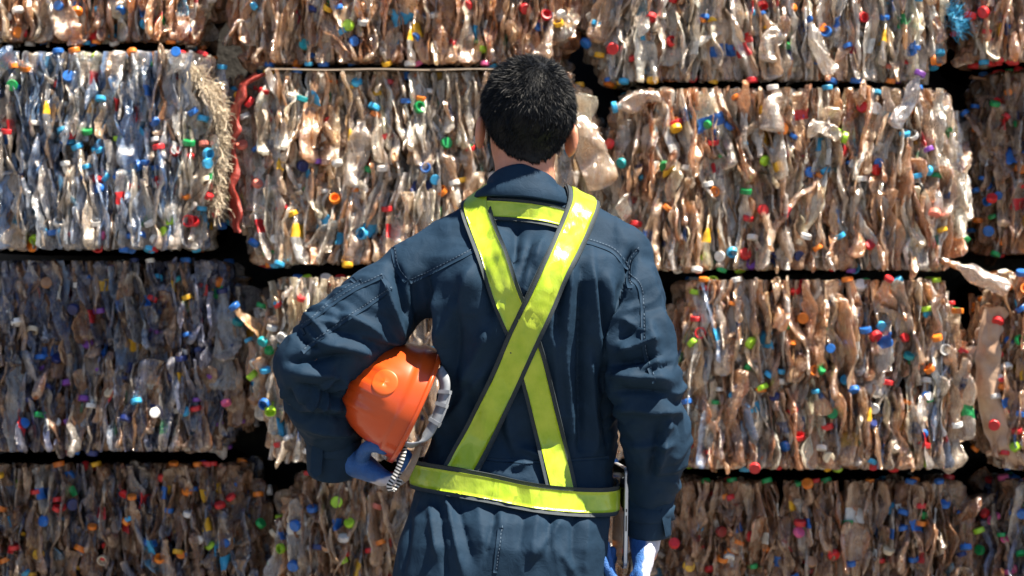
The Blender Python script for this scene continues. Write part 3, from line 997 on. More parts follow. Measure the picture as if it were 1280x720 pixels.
# right hand: palm hangs to the right of the tablet, fingers pass under its lower edge and curl up on the screen side
palm = [(P(806, 672, .02), P(802, 722, -.052), .024, .015), (P(806, 672, .02), P(802, 722, -.022), .024, .015), (P(806, 672, .025), P(802, 722, .014), .024, .015), (P(806, 672, .03), P(801, 720, .036), .022, .014)]
fingers = []
for y_, tipx, tipy, r_ in ((-.066, 748, 692, .0100), (-.034, 757, 680, .0100), (.007, 765, 688, .0096), (.031, 767, 698, .0085)):
    fingers.append(fing([P(801, 720, y_), P(793, 734, y_ - .001), P(776, 734, y_), P(763, 718, y_), P(tipx, tipy, y_)], r_ + .001, r_ - .001))
thumb = fing([P(807, 690, -.01), P(803, 704, -.036), P(797, 716, -.047), P(790, 726, -.046)], .0125, .0095)
glove(palm, fingers, thumb, (P(809, 655, .03), P(806, 680, .024), .029, .026),
      lambda v, n: (v[:, 0] - tx(803)) - 0.15 * (v[:, 2] - tz(690)), P(735, 760, -.09), P(842, 640, .10))

# left hand: palm up under the rim of the helmet, fingertips bent up round it
palm = [(P(436, 572, .055), P(474, 594, .004), .027, .017), (P(436, 572, .055), P(478, 597, .030), .027, .017), (P(436, 574, .055), P(478, 597, .056), .027, .017), (P(436, 574, .06), P(474, 595, .080), .024, .016)]
fingers = []
for y_, r_, ex in ((-.012, .0108, 0), (.018, .0112, 5), (.046, .0108, 3), (.074, .0096, -4)):
    fingers.append(fing([P(472, 592, y_ + .012), P(488 + ex, 600, y_), P(502 + ex, 594, y_), P(507 + ex, 580, y_), P(503 + ex, 568, y_)], r_ + .001, r_ - .001))
thumb = fing([P(452, 574, .02), P(457, 562, -.02), P(467, 557, -.045), P(480, 562, -.055)], .0140, .0105)
glove(palm, fingers, thumb, (P(424, 562, .07), P(440, 572, .055), .032, .029),
      lambda v, n: tz(600) - v[:, 2] + .42 * (v[:, 0] - tx(470)), P(400, 640, -.10), P(530, 530, .14))
# ================================================================== HARD HAT
uA = np.array([-0.905, -0.10, 0.413]); uA /= np.linalg.norm(uA)        # towards the crown
wA = np.array([0.42, 0.0, 0.905]); wA -= uA * wA.dot(uA); wA /= np.linalg.norm(wA)   # across the rim (seen edge to edge)
fA = np.cross(wA, uA); fA = fA if fA[1] > 0 else -fA                    # towards the visor, away from the camera
RC = P(519, 505, 0.012)
hat = empty('hard_hat', tuple(RC), 'orange hard hat tucked under the bent arm beside the lime belt', 'hard hat')
HW, HL, HH = .110, .140, .150
W2 = lambda a, b, c: RC + wA * a + fA * b + uA * c
nph, nth = 54, 120
disc_c = P(481, 478, 0)
Vh = []
for i in range(nph):
    t = i / (nph - 1)
    ph = t * math.pi / 2 * .999
    hgt = HH * math.sin(ph) ** .92; k = math.cos(ph) ** .80
    for j in range(nth):
        th = 2 * math.pi * j / nth
        c_, s_ = math.cos(th), math.sin(th)
        sup = (abs(c_) ** 2.25 + abs(s_) ** 2.25) ** (-1 / 2.25)
        a, b = HW * k * c_ * sup, HL * k * s_ * sup
        o = 0.0
        for rc, rw, rh in ((0, .012, .0036), (-.043, .006, .0030), (.043, .006, .0030)):
            o += rh / (1 + math.exp((abs(a - rc) - rw) / .0011)) * min(1, max(0, (hgt - .055) / .03))
        if hgt < .036: o += .0052 * min(1, (.036 - hgt) / .003)
        p = W2(a, b, hgt)
        nvec = wA * (a / HW ** 2) + fA * (b / HL ** 2) + uA * (hgt / HH ** 2 + 1e-6); nvec /= np.linalg.norm(nvec)
        q = p + nvec * o
        Vh.append(q)
Vh = np.array(Vh); Fh = [list(x) for x in grid_faces(nph, nth, False, True)]
# inner skin and rim flange
lip = []
for j in range(nth):
    th = 2 * math.pi * j / nth
    c_, s_ = math.cos(th), math.sin(th)
    sup = (abs(c_) ** 2.25 + abs(s_) ** 2.25) ** (-1 / 2.25)
    vis = .042 * max(0, s_) ** 1.5 + .013
    dr = max(0, s_) * -.006
    e = lambda r, h: W2((HW + r) * c_ * sup, (HL + r) * s_ * sup, h)
    ev = lambda r, h: W2((HW + min(r, .013)) * c_ * sup, (HL + r) * s_ * sup, h)
    lip.append([e(.0050, .006), ev(vis, .0055 + dr), ev(vis + .0015, .0015 + dr), ev(vis, -.003 + dr), e(-.002, -.003), e(-.0035, .02), W2(HW * .93 * c_ * sup, HL * .93 * s_ * sup, .06), W2(HW * .62 * c_ * sup, HL * .62 * s_ * sup, .125), W2(0, 0, .158)])
lip = np.array(lip)
v, f = join([(Vh, Fh), (lip.reshape(-1, 3), [list(x) for x in grid_faces(nth, 9, True)])])
shell = world_obj('shell', v, f, M['helmet'], hat)
# raised round disc in a lighter orange: follows the dome
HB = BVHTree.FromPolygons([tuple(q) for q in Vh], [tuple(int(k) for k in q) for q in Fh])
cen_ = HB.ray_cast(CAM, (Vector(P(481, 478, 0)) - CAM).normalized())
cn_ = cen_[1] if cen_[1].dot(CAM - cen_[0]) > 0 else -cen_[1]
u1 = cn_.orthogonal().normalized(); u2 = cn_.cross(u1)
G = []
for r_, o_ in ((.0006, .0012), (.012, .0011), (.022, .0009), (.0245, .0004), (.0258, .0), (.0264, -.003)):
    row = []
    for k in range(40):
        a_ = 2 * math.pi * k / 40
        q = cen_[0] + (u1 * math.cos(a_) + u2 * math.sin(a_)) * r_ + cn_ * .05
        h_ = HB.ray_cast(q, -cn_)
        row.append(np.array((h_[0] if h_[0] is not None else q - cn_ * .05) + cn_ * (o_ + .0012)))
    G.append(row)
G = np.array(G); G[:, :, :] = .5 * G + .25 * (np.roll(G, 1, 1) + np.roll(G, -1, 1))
world_obj('round_disc', G.reshape(-1, 3), [list(x) for x in grid_faces(6, 40, False, True)] + [list(range(40))[::-1]], M['round_disc'], hat)


def ribbon(pts3, width_dir, w, th=.002, n=40, uvm=False):
    c = spline(pts3, n)
    T = np.gradient(c, axis=0); T /= np.linalg.norm(T, axis=1, keepdims=True)
    wd = np.asarray(width_dir, float)
    if wd.ndim == 1: wd = np.repeat(wd[None], len(pts3), 0)
    wd = spline(wd, n); wd -= T * (wd * T).sum(1, keepdims=True); wd /= np.linalg.norm(wd, axis=1, keepdims=True)
    nr = np.cross(T, wd)
    G = np.stack([c - wd * w / 2 - nr * th / 2, c + wd * w / 2 - nr * th / 2, c + wd * w / 2 + nr * th / 2, c - wd * w / 2 + nr * th / 2], 1)
    F = [list(x) for x in grid_faces(n, 4, False, True)] + [[0, 1, 2, 3], [4 * n - 1, 4 * n - 2, 4 * n - 3, 4 * n - 4]]
    return G.reshape(-1, 3), F, c, wd, nr


# headband inside the shell
nb_ = 70
G = []
for j in range(nb_):
    th = 2 * math.pi * j / nb_; c_, s_ = math.cos(th), math.sin(th)
    G.append([W2(.088 * c_, .108 * s_, h) + (wA * c_ + fA * s_) * o for h, o in ((.03, 0), (-.006, 0), (-.006, -.003), (.03, -.003))])
world_obj('headband', np.array(G).reshape(-1, 3), [list(x) for x in grid_faces(nb_, 4, True, True)], M['tan_strap'], hat)
# cradle straps
parts = []
for a0 in (20, 65, 110, 155):
    c0 = [W2(.086 * math.cos(R(a0)) * k, .106 * math.sin(R(a0)) * k, h) for k, h in ((1, .02), (.8, .09), (.3, .128), (-.3, .128), (-.8, .09), (-1, .02))]
    v, f, *_ = ribbon(c0, np.cross(uA, c0[0] - c0[-1]), .018, .0015, 24); parts.append((v, f))
v, f = join(parts); world_obj('cradle', v, f, M['dark_liner'], hat)
# nape adjuster hanging out below the rim on the camera side
yb = -.115
nape = [P(498, 549, yb + .02), P(514, 556, yb - .005), P(532, 546, yb - .012), P(546, 522, yb - .015), P(555, 496, yb - .012), P(556, 476, yb - .004), P(548, 462, yb + .02)]
v, f, c, wd, nr = ribbon(nape, np.array([(.2, -.9, .35)] * 2 + [(.75, -.45, .35)] * 3 + [(.8, -.5, .2)] * 2), .021, .0035, 46)
nap = world_obj('nape_strap', v, f, M['grey_strap'], hat)
parts = []
for i in (21, 27, 32):
    cc = c[i]
    t_ = c[i + 1] - c[i - 1]; t_ /= np.linalg.norm(t_)
    bx = []
    for sx in (-1, 1):
        for sy in (-1, 1):
            for sz in (-1, 1):
                bx.append(cc + t_ * sx * .0035 + wd[i] * sy * .0135 + nr[i] * sz * .0042)
    parts.append((np.array(bx), [[0, 1, 3, 2], [4, 6, 7, 5], [0, 4, 5, 1], [2, 3, 7, 6], [0, 2, 6, 4], [1, 5, 7, 3]]))
for s in (-1, 1):
    i0, i1 = 20, 33
    pp = [c[k] + wd[k] * s * .012 + nr[k] * .001 for k in range(i0, i1)]
    v_, f_ = tube(pp, .0024, 6); parts.append((v_, f_))
v, f = join(parts); world_obj('buckle', v, f, M['grey_strap'], nap, smooth=False)
# chin strap: striped webbing looping down behind the glove, tan end tab
ch = [P(507, 552, yb + .045), P(503, 572, yb + .03), P(495, 592, yb + .03), P(487, 606, yb + .03), P(490, 614, yb + .035), P(497, 606, yb + .04), P(503, 590, yb + .045)]
v, f, c, wd, nr = ribbon(ch, (.85, -.5, .2), .012, .0018, 44)
cs = world_obj('chin_strap', v, f, M['stripe'], hat)
uvl = cs.data.uv_layers.new(name='UVMap')
L_ = np.r_[0, np.cumsum(np.linalg.norm(np.diff(c, axis=0), axis=1))]
for lo in cs.data.loops:
    uvl.data[lo.index].uv = (0.0, L_[lo.vertex_index // 4] * 48 if lo.vertex_index // 4 < len(L_) else 0)
tabp = [P(524, 556, yb + .02), P(518, 574, yb + .012), P(510, 590, yb + .012), P(503, 600, yb + .02)]
v, f, *_ = ribbon(tabp, (.85, -.4, .4), .016, .002, 18)
world_obj('sweat_tab', v, f, M['tan_strap'], hat)

# ================================================================== TABLET
tl, tr, bl_ = P(769, 588, .125), P(783.5, 585, -.012), P(781.5, 712, -.012)
tab_c = P(776, 712, .05)
tab = empty('tablet', tuple(tab_c), 'thin silver tablet held edge-on in the gloved right hand', 'tablet')
ez = (tr - bl_); th_ = np.linalg.norm(ez); ez /= th_
ey = (tl - tr); ey -= ez * ey.dot(ez); tw = np.linalg.norm(ey); ey /= tw
ex = np.cross(ez, ey); ex = ex if ex[0] > 0 else -ex                     # thickness direction, to the right


def rslab(cx0, y0, y1, z0, z1, x0, x1, r, bev):
    pts = []
    for (cy, cz, a0) in ((y1 - r, z1 - r, 0), (y0 + r, z1 - r, 90), (y0 + r, z0 + r, 180), (y1 - r, z0 + r, 270)):
        for k in range(7):
            a = R(a0 + 15 * k); pts.append((cy + r * math.cos(a), cz + r * math.sin(a), math.cos(a), math.sin(a)))
    rows = []
    for (x, ins) in ((x0, bev), (x0 + bev, 0), (x1 - bev, 0), (x1, bev)):
        rows.append([bl_ + ex * x + ey * (p[0] - p[2] * ins) + ez * (p[1] - p[3] * ins) for p in pts])
    G = np.array(rows); n = G.shape[1]
    F = [list(x) for x in grid_faces(4, n, False, True)] + [list(range(n))[::-1], [3 * n + k for k in range(n)]]
    return G.reshape(-1, 3), F


v, f = rslab(0, 0, tw, 0, th_, -.0035, .0045, .012, .0012)
tb = world_obj('case', v, f, M['alu'], tab, smooth=False)
v, f = rslab(0, .0025, tw - .0025, .0025, th_ - .0025, -.0042, -.0036, .010, .0002)
world_obj('screen', v, f, M['glass'], tab, smooth=False)
parts = []
for z0, z1 in ((.075, .105), (.112, .118)):
    o0 = bl_ + ex * .0005
    bx = [o0 + ey * a + ez * b + ex * c for a in (-.0009, .002) for b in (z0, z1) for c in (-.0012, .0012)]
    parts.append((np.array(bx), [[0, 1, 3, 2], [4, 6, 7, 5], [0, 4, 5, 1], [2, 3, 7, 6], [0, 2, 6, 4], [1, 5, 7, 3]]))
for k_, pp_ in enumerate(parts):
    world_obj('side_button', pp_[0], pp_[1], M['dark_liner'], tab, smooth=False)
# ================================================================== BALES OF CRUSHED BOTTLES
brng = np.random.default_rng(11)
NA, NT = 14, 34                                # rings round, rings along a bottle


def buckle(V, n, d, keep, k=.92):
    """mirror buckling: what sticks out past a plane is folded back in, which leaves a sharp crease"""
    h = V @ n - d
    return V - n * (np.maximum(h, 0) * 2 * k * keep)[..., None]


def crushed_bottle(rng, kind):
    """one flattened PET bottle along +z (base at -L/2, neck up); thin in x, wide in y"""
    L = rng.uniform(.20, .31); Rr = rng.uniform(.030, .040)
    t = np.linspace(0, 1, NT)
    prof = np.interp(t, [0, .015, .06, .12, .30, .34, .38, .60, .66, .80, .885, .90, .93, .94, 1.0], [.45, .85, 1, .95, 1, .92, 1, 1, .95, .66, .36, .36, .46, .33, .33])
    prof = prof * (1 + rng.choice([0, .025, .045]) * np.sin(t * rng.uniform(40, 62) + rng.uniform(0, 6)) * (t < .66))
    a = np.linspace(0, 2 * math.pi, NA, endpoint=False)
    r = Rr * prof
    A, Tt = np.meshgrid(a, t)
    z = (t - .5) * L
    V = np.stack([r[:, None] * np.cos(A), r[:, None] * np.sin(A), np.repeat(z[:, None], NA, 1)], -1)
    keep = np.clip((.92 - Tt) / .08, 0.0, 1)
    for _ in range(6):                          # dents into the round wall
        an_ = rng.uniform(0, 2 * math.pi); n = np.array([math.cos(an_), math.sin(an_), rng.uniform(-.3, .3)]); n /= np.linalg.norm(n)
        c0 = np.array([0, 0, rng.uniform(-.42, .34) * L])
        V = buckle(V, n, c0 @ n + Rr * rng.uniform(.45, .85), keep * np.exp(-((V[..., 2] - c0[2]) / .075) ** 4))
    flat = np.interp(t, [0, .25, .5, .75, .9, 1], rng.uniform(.20, .50, 6) * np.array([1.1, 1, .9, 1, 1.3, 1.45]))
    wide = np.interp(t, [0, .3, .7, .88, 1], [1.1, 1.3, 1.25, 1.05, 1.0])
    V[..., 0] *= flat[:, None]; V[..., 1] *= wide[:, None]
    for _ in range(4):                          # folds of the flattened bottle
        an_ = rng.choice([0, math.pi]) + rng.normal() * .5; n = np.array([math.cos(an_), math.sin(an_), rng.uniform(-.35, .35)]); n /= np.linalg.norm(n)
        c0 = np.array([0, rng.uniform(-.3, .3) * Rr, rng.uniform(-.45, .35) * L])
        V = buckle(V, n, c0 @ n + Rr * rng.uniform(.15, .4), keep * np.exp(-((V[..., 2] - c0[2]) / .07) ** 4), .7)
    o = rng.uniform(0, 25)
    V += .0022 * np.stack([noise(V, 70, o + 3 * k) for k in range(3)], -1) * keep[..., None]
    tw = rng.uniform(-.5, .5) * (t - .5) + .08 * np.sin(t * rng.uniform(3, 9) + rng.uniform(0, 6))
    c, s = np.cos(tw)[:, None], np.sin(tw)[:, None]
    x, y = V[..., 0] * c - V[..., 1] * s, V[..., 0] * s + V[..., 1] * c
    kx = .0042 * np.interp(t, np.linspace(0, 1, 6), rng.normal(size=6)); ky = .006 * np.interp(t, np.linspace(0, 1, 6), rng.normal(size=6))
    V = np.stack([x + kx[:, None], y + ky[:, None], V[..., 2]], -1)
    neck = np.array([kx[-1], ky[-1], z[-1]]); nd_ = V[-1].mean(0) - V[-3].mean(0); nd_ /= np.linalg.norm(nd_)
    V = np.concatenate([V.reshape(-1, 3), V[0].mean(0)[None], V[-1].mean(0)[None]])
    F = grid_faces(NT, NA, False, True)
    nb0 = NT * NA
    j = np.arange(NA); j1 = (j + 1) % NA
    Fb = np.stack([j1, j, np.full(NA, nb0), np.full(NA, nb0)], 1); Ft = np.stack([(NT - 1) * NA + j, (NT - 1) * NA + j1, np.full(NA, nb0 + 1), np.full(NA, nb0 + 1)], 1)
    return V, F, np.vstack([Fb, Ft])[:, :3], neck, nd_, L


CC = dict(r=(.62, .025, .03), o=(.80, .22, .02), y=(.80, .45, .02), l=(.34, .62, .03), g=(.01, .30, .08), t=(.01, .30, .34), b=(.02, .14, .50),
          c=(.04, .36, .66), n=(.012, .025, .13), p=(.20, .06, .36), k=(.70, .12, .30), w=(.72, .72, .70), e=(.66, .56, .40), a=(.42, .24, .14), d=(.25, .02, .02), s=(.68, .20, .15), x=(.01, .01, .01))
LM = {}


def label_mat(c):
    if c not in LM:
        r = CC[c]; LM[c] = simple('bottle_label_film', tuple(.55 * x for x in r), tuple(.95 * x for x in r), .45, 40, .4, 120, .003)
    return LM[c]


VAR = [crushed_bottle(brng, 0) for _ in range(44)]
LABEL = ['bwrcwgyn'[(i // 4) % 8] if i % 4 == 1 else None for i in range(len(VAR))]
LB0 = [8 + i % 4 for i in range(len(VAR))]; LB1 = [12 + (i * 3) % 6 for i in range(len(VAR))]
VMESH = []
for i, (V_, F_, Fc_, *_r) in enumerate(VAR):
    me = bpy.data.meshes.new('crushed_bottle')
    me.from_pydata([tuple(v) for v in V_], [], [tuple(int(k) for k in f) for f in F_] + [tuple(int(k) for k in f) for f in Fc_])
    me.polygons.foreach_set('use_smooth', np.full(len(me.polygons), i % 2 != 0))
    me.materials.append(M['pet'])
    if LABEL[i]:
        me.materials.append(label_mat(LABEL[i]))
        for k in range(NA * LB0[i], NA * (LB1[i] - 1)): me.polygons[k].material_index = 1
    me.update(); VMESH.append(me)
NVB = NT * NA + 2


def cap_geo(open_end):
    n = 20
    st = [(0.0, .0), (.0150, .0), (.0158, .0016), (.0158, .0115), (.0146, .0140), (.0, .0143)]
    if open_end:
        st = [(.0, .002), (.0118, .002), (.0118, .0135), (.0150, .0142), (.0158, .0125), (.0158, .001), (.0148, .0), (0, 0)]
        st = st[::-1]
        st = [(r, .0142 - h) if False else (r, h) for r, h in st]
    V, F = [], []
    for r, h in st:
        for k in range(n):
            rr = r * (1 + (.035 if (k % 2 and .002 < h < .0118 and r > .0155) else 0))
            V.append((rr * math.cos(2 * math.pi * k / n), rr * math.sin(2 * math.pi * k / n), h))
    F = [list(x) for x in grid_faces(len(st), n, False, True)]
    return np.array(V), F


CAPG = [cap_geo(False), cap_geo(True)]
CMESH = []
for V_, F_ in CAPG:
    me = np_mesh('bottle_cap', V_, F_, False); me.materials.append(M['cap'])
    CMESH.append(me)

CAPS = """19,81,o 33,89,o 100,70,c 117,69,l 146,69,c 194,64,b 203,77,g 180,64,c 86,97,b 127,121,c 192,150,b 254,151,c 243,142,b 219,190,r 236,182,g 253,177,s 254,192,c 253,204,c 253,223,e 174,206,b 162,210,c 196,213,b 198,227,w 133,222,c 149,221,b 107,221,b 122,226,r 126,236,b 121,189,c 95,180,c 88,169,r 148,176,l 110,167,g 10,162,r 17,107,g 31,241,w 54,287,c 75,280,w 87,295,r 43,298,l 38,307,o 24,305,o 12,309,e 127,295,k 122,306,r 123,281,w 169,296,b 179,292,b 168,308,b 210,302,k 215,290,l 220,277,l 198,297,w 192,282,w 242,276,r 250,278,r 254,247,r
23,11,w 19,41,o 95,11,o 75,8,b 77,41,s 117,46,r 185,28,c 262,64,r 152,10,b
375,128,t 469,131,c 468,146,o 522,97,o 523,136,g 377,207,n 396,199,p 365,264,y 311,301,b 315,318,g 327,321,o 383,330,l 339,316,w 290,204,r 297,247,l 304,183,s 305,142,w 310,129,r 320,117,r 354,256,r 322,231,s 486,99,r 547,92,y 532,211,b 576,222,y 554,241,o 545,225,c 587,187,r 476,226,w 504,168,w 485,173,r 484,258,r 445,105,c 382,95,b 412,100,o 508,92,b 340,95,t 557,180,g 470,243,x 500,300,o 420,250,o 455,292,c
409,13,y 424,13,b 431,42,c 441,52,b 438,33,l 455,31,w 378,57,t 378,73,b 439,74,b 520,46,b 495,73,y 546,53,w 570,55,r 568,66,p 592,50,g 603,59,l 584,75,a 674,35,b 682,21,r 699,32,y 697,18,w 704,55,a 390,10,n 355,78,o 585,6,r 655,10,r
923,17,y 991,12,o 1060,55,b 864,95,r 781,74,r 763,60,r 739,50,b 750,32,c 837,53,r 1024,76,b 990,88,e 875,29,o 1140,77,r 1119,80,s 1089,88,r 1175,74,o 1185,74,o 1228,16,r 1215,17,r 815,20,r 800,45,c 880,20,b 1034,40,b 982,60,g 790,88,c 745,65,y 952,5,r 1076,22,r 1258,58,b
1147,93,p 1159,92,b 1140,138,o 1080,135,r 1097,136,w 1110,143,c 1144,171,w 1130,170,c 928,129,b 910,160,b 930,183,c 930,196,w 841,150,r 842,158,y 831,207,g 821,208,w 782,203,t 953,200,l 971,210,y 893,239,o 833,263,o 884,227,w 1077,227,w 1160,214,c 1148,236,x 1178,290,y 1165,264,s 1166,304,r 1151,325,p 1064,320,c 1087,307,r 1044,331,r 1006,298,w 1018,316,w 999,320,n 966,319,n 973,333,c 940,331,p 925,332,y 930,319,r 884,331,g 876,320,l 868,331,r 900,320,w 915,313,c 940,300,w 952,262,r 1048,292,c 1215,299,g 1229,289,b 1232,304,o 1270,306,b 1043,167,l 796,277,r 757,237,r 770,180,r 1010,215,b 1030,210,c 1092,212,r 1020,307,o 892,180,r 977,162,o 938,118,o 860,208,w 1160,190,p 935,275,r
1257,100,k 1259,92,g 1275,212,o 1240,250,r
873,354,l 862,425,l 873,416,r 847,367,l 837,341,w 855,343,a 892,365,w 996,366,r 1005,358,r 1003,397,o 1049,355,w 1078,358,w 1114,363,o 1062,406,r 1091,418,r 1081,415,b 1100,407,c 981,408,g 935,427,l 934,456,g 952,481,l 987,426,o 973,481,w 963,466,c 974,467,c 970,497,n 1015,463,o 1023,464,g 1058,476,c 1109,481,r 1172,425,o 1163,383,l 1134,447,t 1184,437,w 1185,452,a 1163,463,o 1212,442,r 1207,392,o 1040,517,g 1033,530,r 1092,510,w 1027,557,w 1035,571,e 984,557,b 1000,548,r 992,515,r 874,573,r 860,505,b 1159,552,r 1156,540,b 1097,590,r 1092,574,c 1127,586,r 1192,580,l 957,577,o 977,591,r 870,342,r 900,345,p 925,342,l 1085,352,g 1087,530,n 940,365,e 1135,563,g 1070,345,c
903,603,r 898,623,o 888,621,r 899,663,d 922,680,o 911,695,w 902,701,o 886,709,r 1153,635,r 1186,632,b 1149,656,o 1142,610,a 1176,607,a 1202,614,g 1128,643,b 1126,656,b 1059,655,g 998,655,r 995,665,k 1039,690,r 1212,660,l 1202,680,b 937,670,r 1012,703,a 1037,595,y 976,588,r 860,595,a 846,680,r 858,708,y 1062,705,b 1110,690,e 1200,690,n
1249,440,r 1256,456,w 1252,470,w 1255,482,o 1248,493,w 1247,530,r 1249,398,r 1269,362,o 1273,388,b 1262,560,l 1275,520,b 1268,540,r 1270,425,g
1252,600,r 1238,645,r 1276,595,a 1262,712,k 1239,690,g 1270,640,b
23,400,w 43,410,e 100,353,w 148,410,w 194,371,r 239,374,y 283,352,o 292,405,t 309,416,l 283,449,w 281,501,k 262,556,y 233,553,e 141,491,e 115,504,w 88,528,p 248,513,r 235,515,c 250,434,n 172,498,c 85,475,p 137,337,p 125,385,p 262,470,p 162,460,n 7,555,c 60,355,a 70,450,n 110,430,p 40,500,n 190,420,n 30,530,b 200,345,c 228,352,t 160,520,n 180,470,p 215,470,n 95,385,n 52,515,g
67,571,a 83,594,b 104,579,r 115,577,r 73,637,r 73,621,r 24,603,l 6,697,o 32,716,c 51,693,y 101,683,o 199,700,o 159,650,o 251,673,w 265,683,l 236,615,o 255,611,r 292,623,r 332,617,w 236,645,w 317,656,g 161,645,c 5,631,o 60,650,b 128,700,e 90,630,n 20,680,r 210,640,b 185,680,b
416,627,l 372,655,b 386,638,b 359,686,l 437,655,l 457,622,l 470,630,s 475,675,o 464,690,r 400,686,n 372,705,b 410,684,a 428,697,l 430,675,w 429,610,w 344,670,e 490,600,o 350,640,a
346,356,c 360,349,l 335,377,c 321,454,w 313,454,r 324,472,l 337,465,c 339,503,b 342,511,l 309,415,l 318,385,g 354,420,w 369,375,r 330,346,b 415,347,r 408,357,r 392,350,w 335,425,t 322,500,a 350,545,w 338,440,g 368,560,w""".split()
CAPS = [(float(a), float(b), c) for a, b, c in (s.split(',') for s in CAPS)]

T_PALE = [(.80, .66, .50), (.83, .75, .63), (.76, .57, .40), (.84, .80, .72)]
T_TAN = [(.68, .36, .17), (.74, .47, .26), (.58, .30, .13), (.76, .56, .37), (.66, .41, .23)]
T_BROWN = [(.42, .18, .07), (.50, .25, .11), (.34, .15, .06), (.52, .31, .18)]
T_ORANGE = [(.66, .28, .09), (.58, .25, .09)]
T_BLUE = [(.28, .42, .68), (.44, .55, .74), (.20, .36, .64), (.54, .62, .72)]
T_DBLUE = [(.15, .18, .34), (.09, .12, .28), (.20, .24, .40)]
T_BRIGHTB = [(.04, .22, .58), (.08, .34, .66)]
T_GREY = [(.52, .46, .40), (.58, .56, .54)]
T_GREEN = [(.10, .36, .16)]
T_WHITE = [(.80, .79, .76), (.72, .71, .68)]


def palette(**k):
    tb_ = dict(pale=T_PALE, tan=T_TAN, brown=T_BROWN, orange=T_ORANGE, blue=T_BLUE, dblue=T_DBLUE, bright=T_BRIGHTB, grey=T_GREY, green=T_GREEN, white=T_WHITE)
    cols, ws = [], []
    for n_, w_ in k.items():
        for c in tb_[n_]:
            cols.append(c); ws.append(w_ / len(tb_[n_]))
    ws = np.array(ws); return np.array(cols), ws / ws.sum()


GROUP = 'bales of crushed plastic bottles in the stacked wall'
BALES = [
    # key, x0,x1,y0,y1 (px), front offset m, palette, cap colours, label
    ('A', -170, 277, -190, 54, 0.04, palette(pale=.5, tan=2, brown=1.2, orange=.3, grey=.3), 'rowbcw', 'brown bale cut off at the top left corner, above the bluish bale with frayed fibres'),
    ('B', 284, 728, -180, 82, 0.02, palette(tan=2, orange=.7, pale=.9, grey=.4, brown=.3), 'rybcglkw', 'tan and amber bottle bale above the pale bale with the red sheet edge'),
    ('C', 731, 1188, -160, 103, 0.02, palette(pale=2.2, white=1.8, tan=.6, grey=.3), 'rbcyo', 'whitish bottle bale at the top right with a blue net tuft at its right end'),
    ('D', 1194, 1640, -180, 78, 0.03, palette(pale=.8, tan=2, brown=.6), 'rrrbc', 'bale in the top right corner with a few red caps, right of the blue tuft'),
    ('E', -170, 280, 61, 314, -0.04, palette(blue=2.2, grey=1.2, tan=.35, pale=.5, white=.4, bright=.4), 'bcbcrwo', 'bluish bale of clear bottles with pale fibres fraying from its right end'),
    ('F', 289, 752, 86, 333, 0, palette(tan=1.2, pale=2.4, white=1.0, grey=.25), 'robcygw', 'pale bale behind the head of the worker, edged by a torn red sheet'),
    ('G', 756, 1216, 107, 340, -0.005, palette(tan=2.1, pale=1.6, brown=.35, grey=.5, white=.5), 'rcbogwp', 'tan bale at the right shoulder of the worker, white bottles bulging at its right end'),
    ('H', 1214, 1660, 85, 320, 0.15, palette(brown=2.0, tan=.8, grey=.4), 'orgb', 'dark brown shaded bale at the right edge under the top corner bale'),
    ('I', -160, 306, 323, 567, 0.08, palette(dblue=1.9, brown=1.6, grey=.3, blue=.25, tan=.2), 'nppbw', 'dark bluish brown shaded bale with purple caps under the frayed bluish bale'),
    ('J', 314, 818, 344, 580, -0.02, palette(pale=1.8, tan=1.3, grey=.5, white=.5), 'clrwb', 'pale bale behind the bent left arm and the hard hat'),
    ('K', 826, 1221, 347, 589, -0.015, palette(tan=1.7, brown=.9, grey=1.0, pale=.7, blue=.25), 'rgolcbw', 'brownish grey bale with red, green and blue caps beside the right elbow'),
    ('L', 1226, 1680, 338, 590, 0, palette(tan=1.6, brown=1.0, pale=.5), 'rwob', 'bale at the right edge with a smooth tan plastic sheet along its left side'),
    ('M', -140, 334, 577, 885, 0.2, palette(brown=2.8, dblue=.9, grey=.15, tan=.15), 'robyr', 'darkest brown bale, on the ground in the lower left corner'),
    ('N', 342, 815, 592, 895, 0.1, palette(brown=1.4, tan=1.5, grey=.6, pale=.2), 'lborw', 'brown bale on the ground below the hard hat, with lime caps'),
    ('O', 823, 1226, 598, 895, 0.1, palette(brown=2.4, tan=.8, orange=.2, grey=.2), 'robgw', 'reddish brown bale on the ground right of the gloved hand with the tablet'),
    ('P', 1232, 1690, 598, 895, 0.11, palette(brown=1.6, grey=1.0, dblue=.6), 'rkgb', 'greyish brown bale on the ground in the lower right corner'),
]
MAN = [(350, 560, 300, 620), (500, 860, 230, 720), (600, 720, 70, 240)]


def to_px(p):
    s = FPX / (p[..., 1] + D)
    return 640 + p[..., 0] * s, 360 - (p[..., 2] - CZ) * s


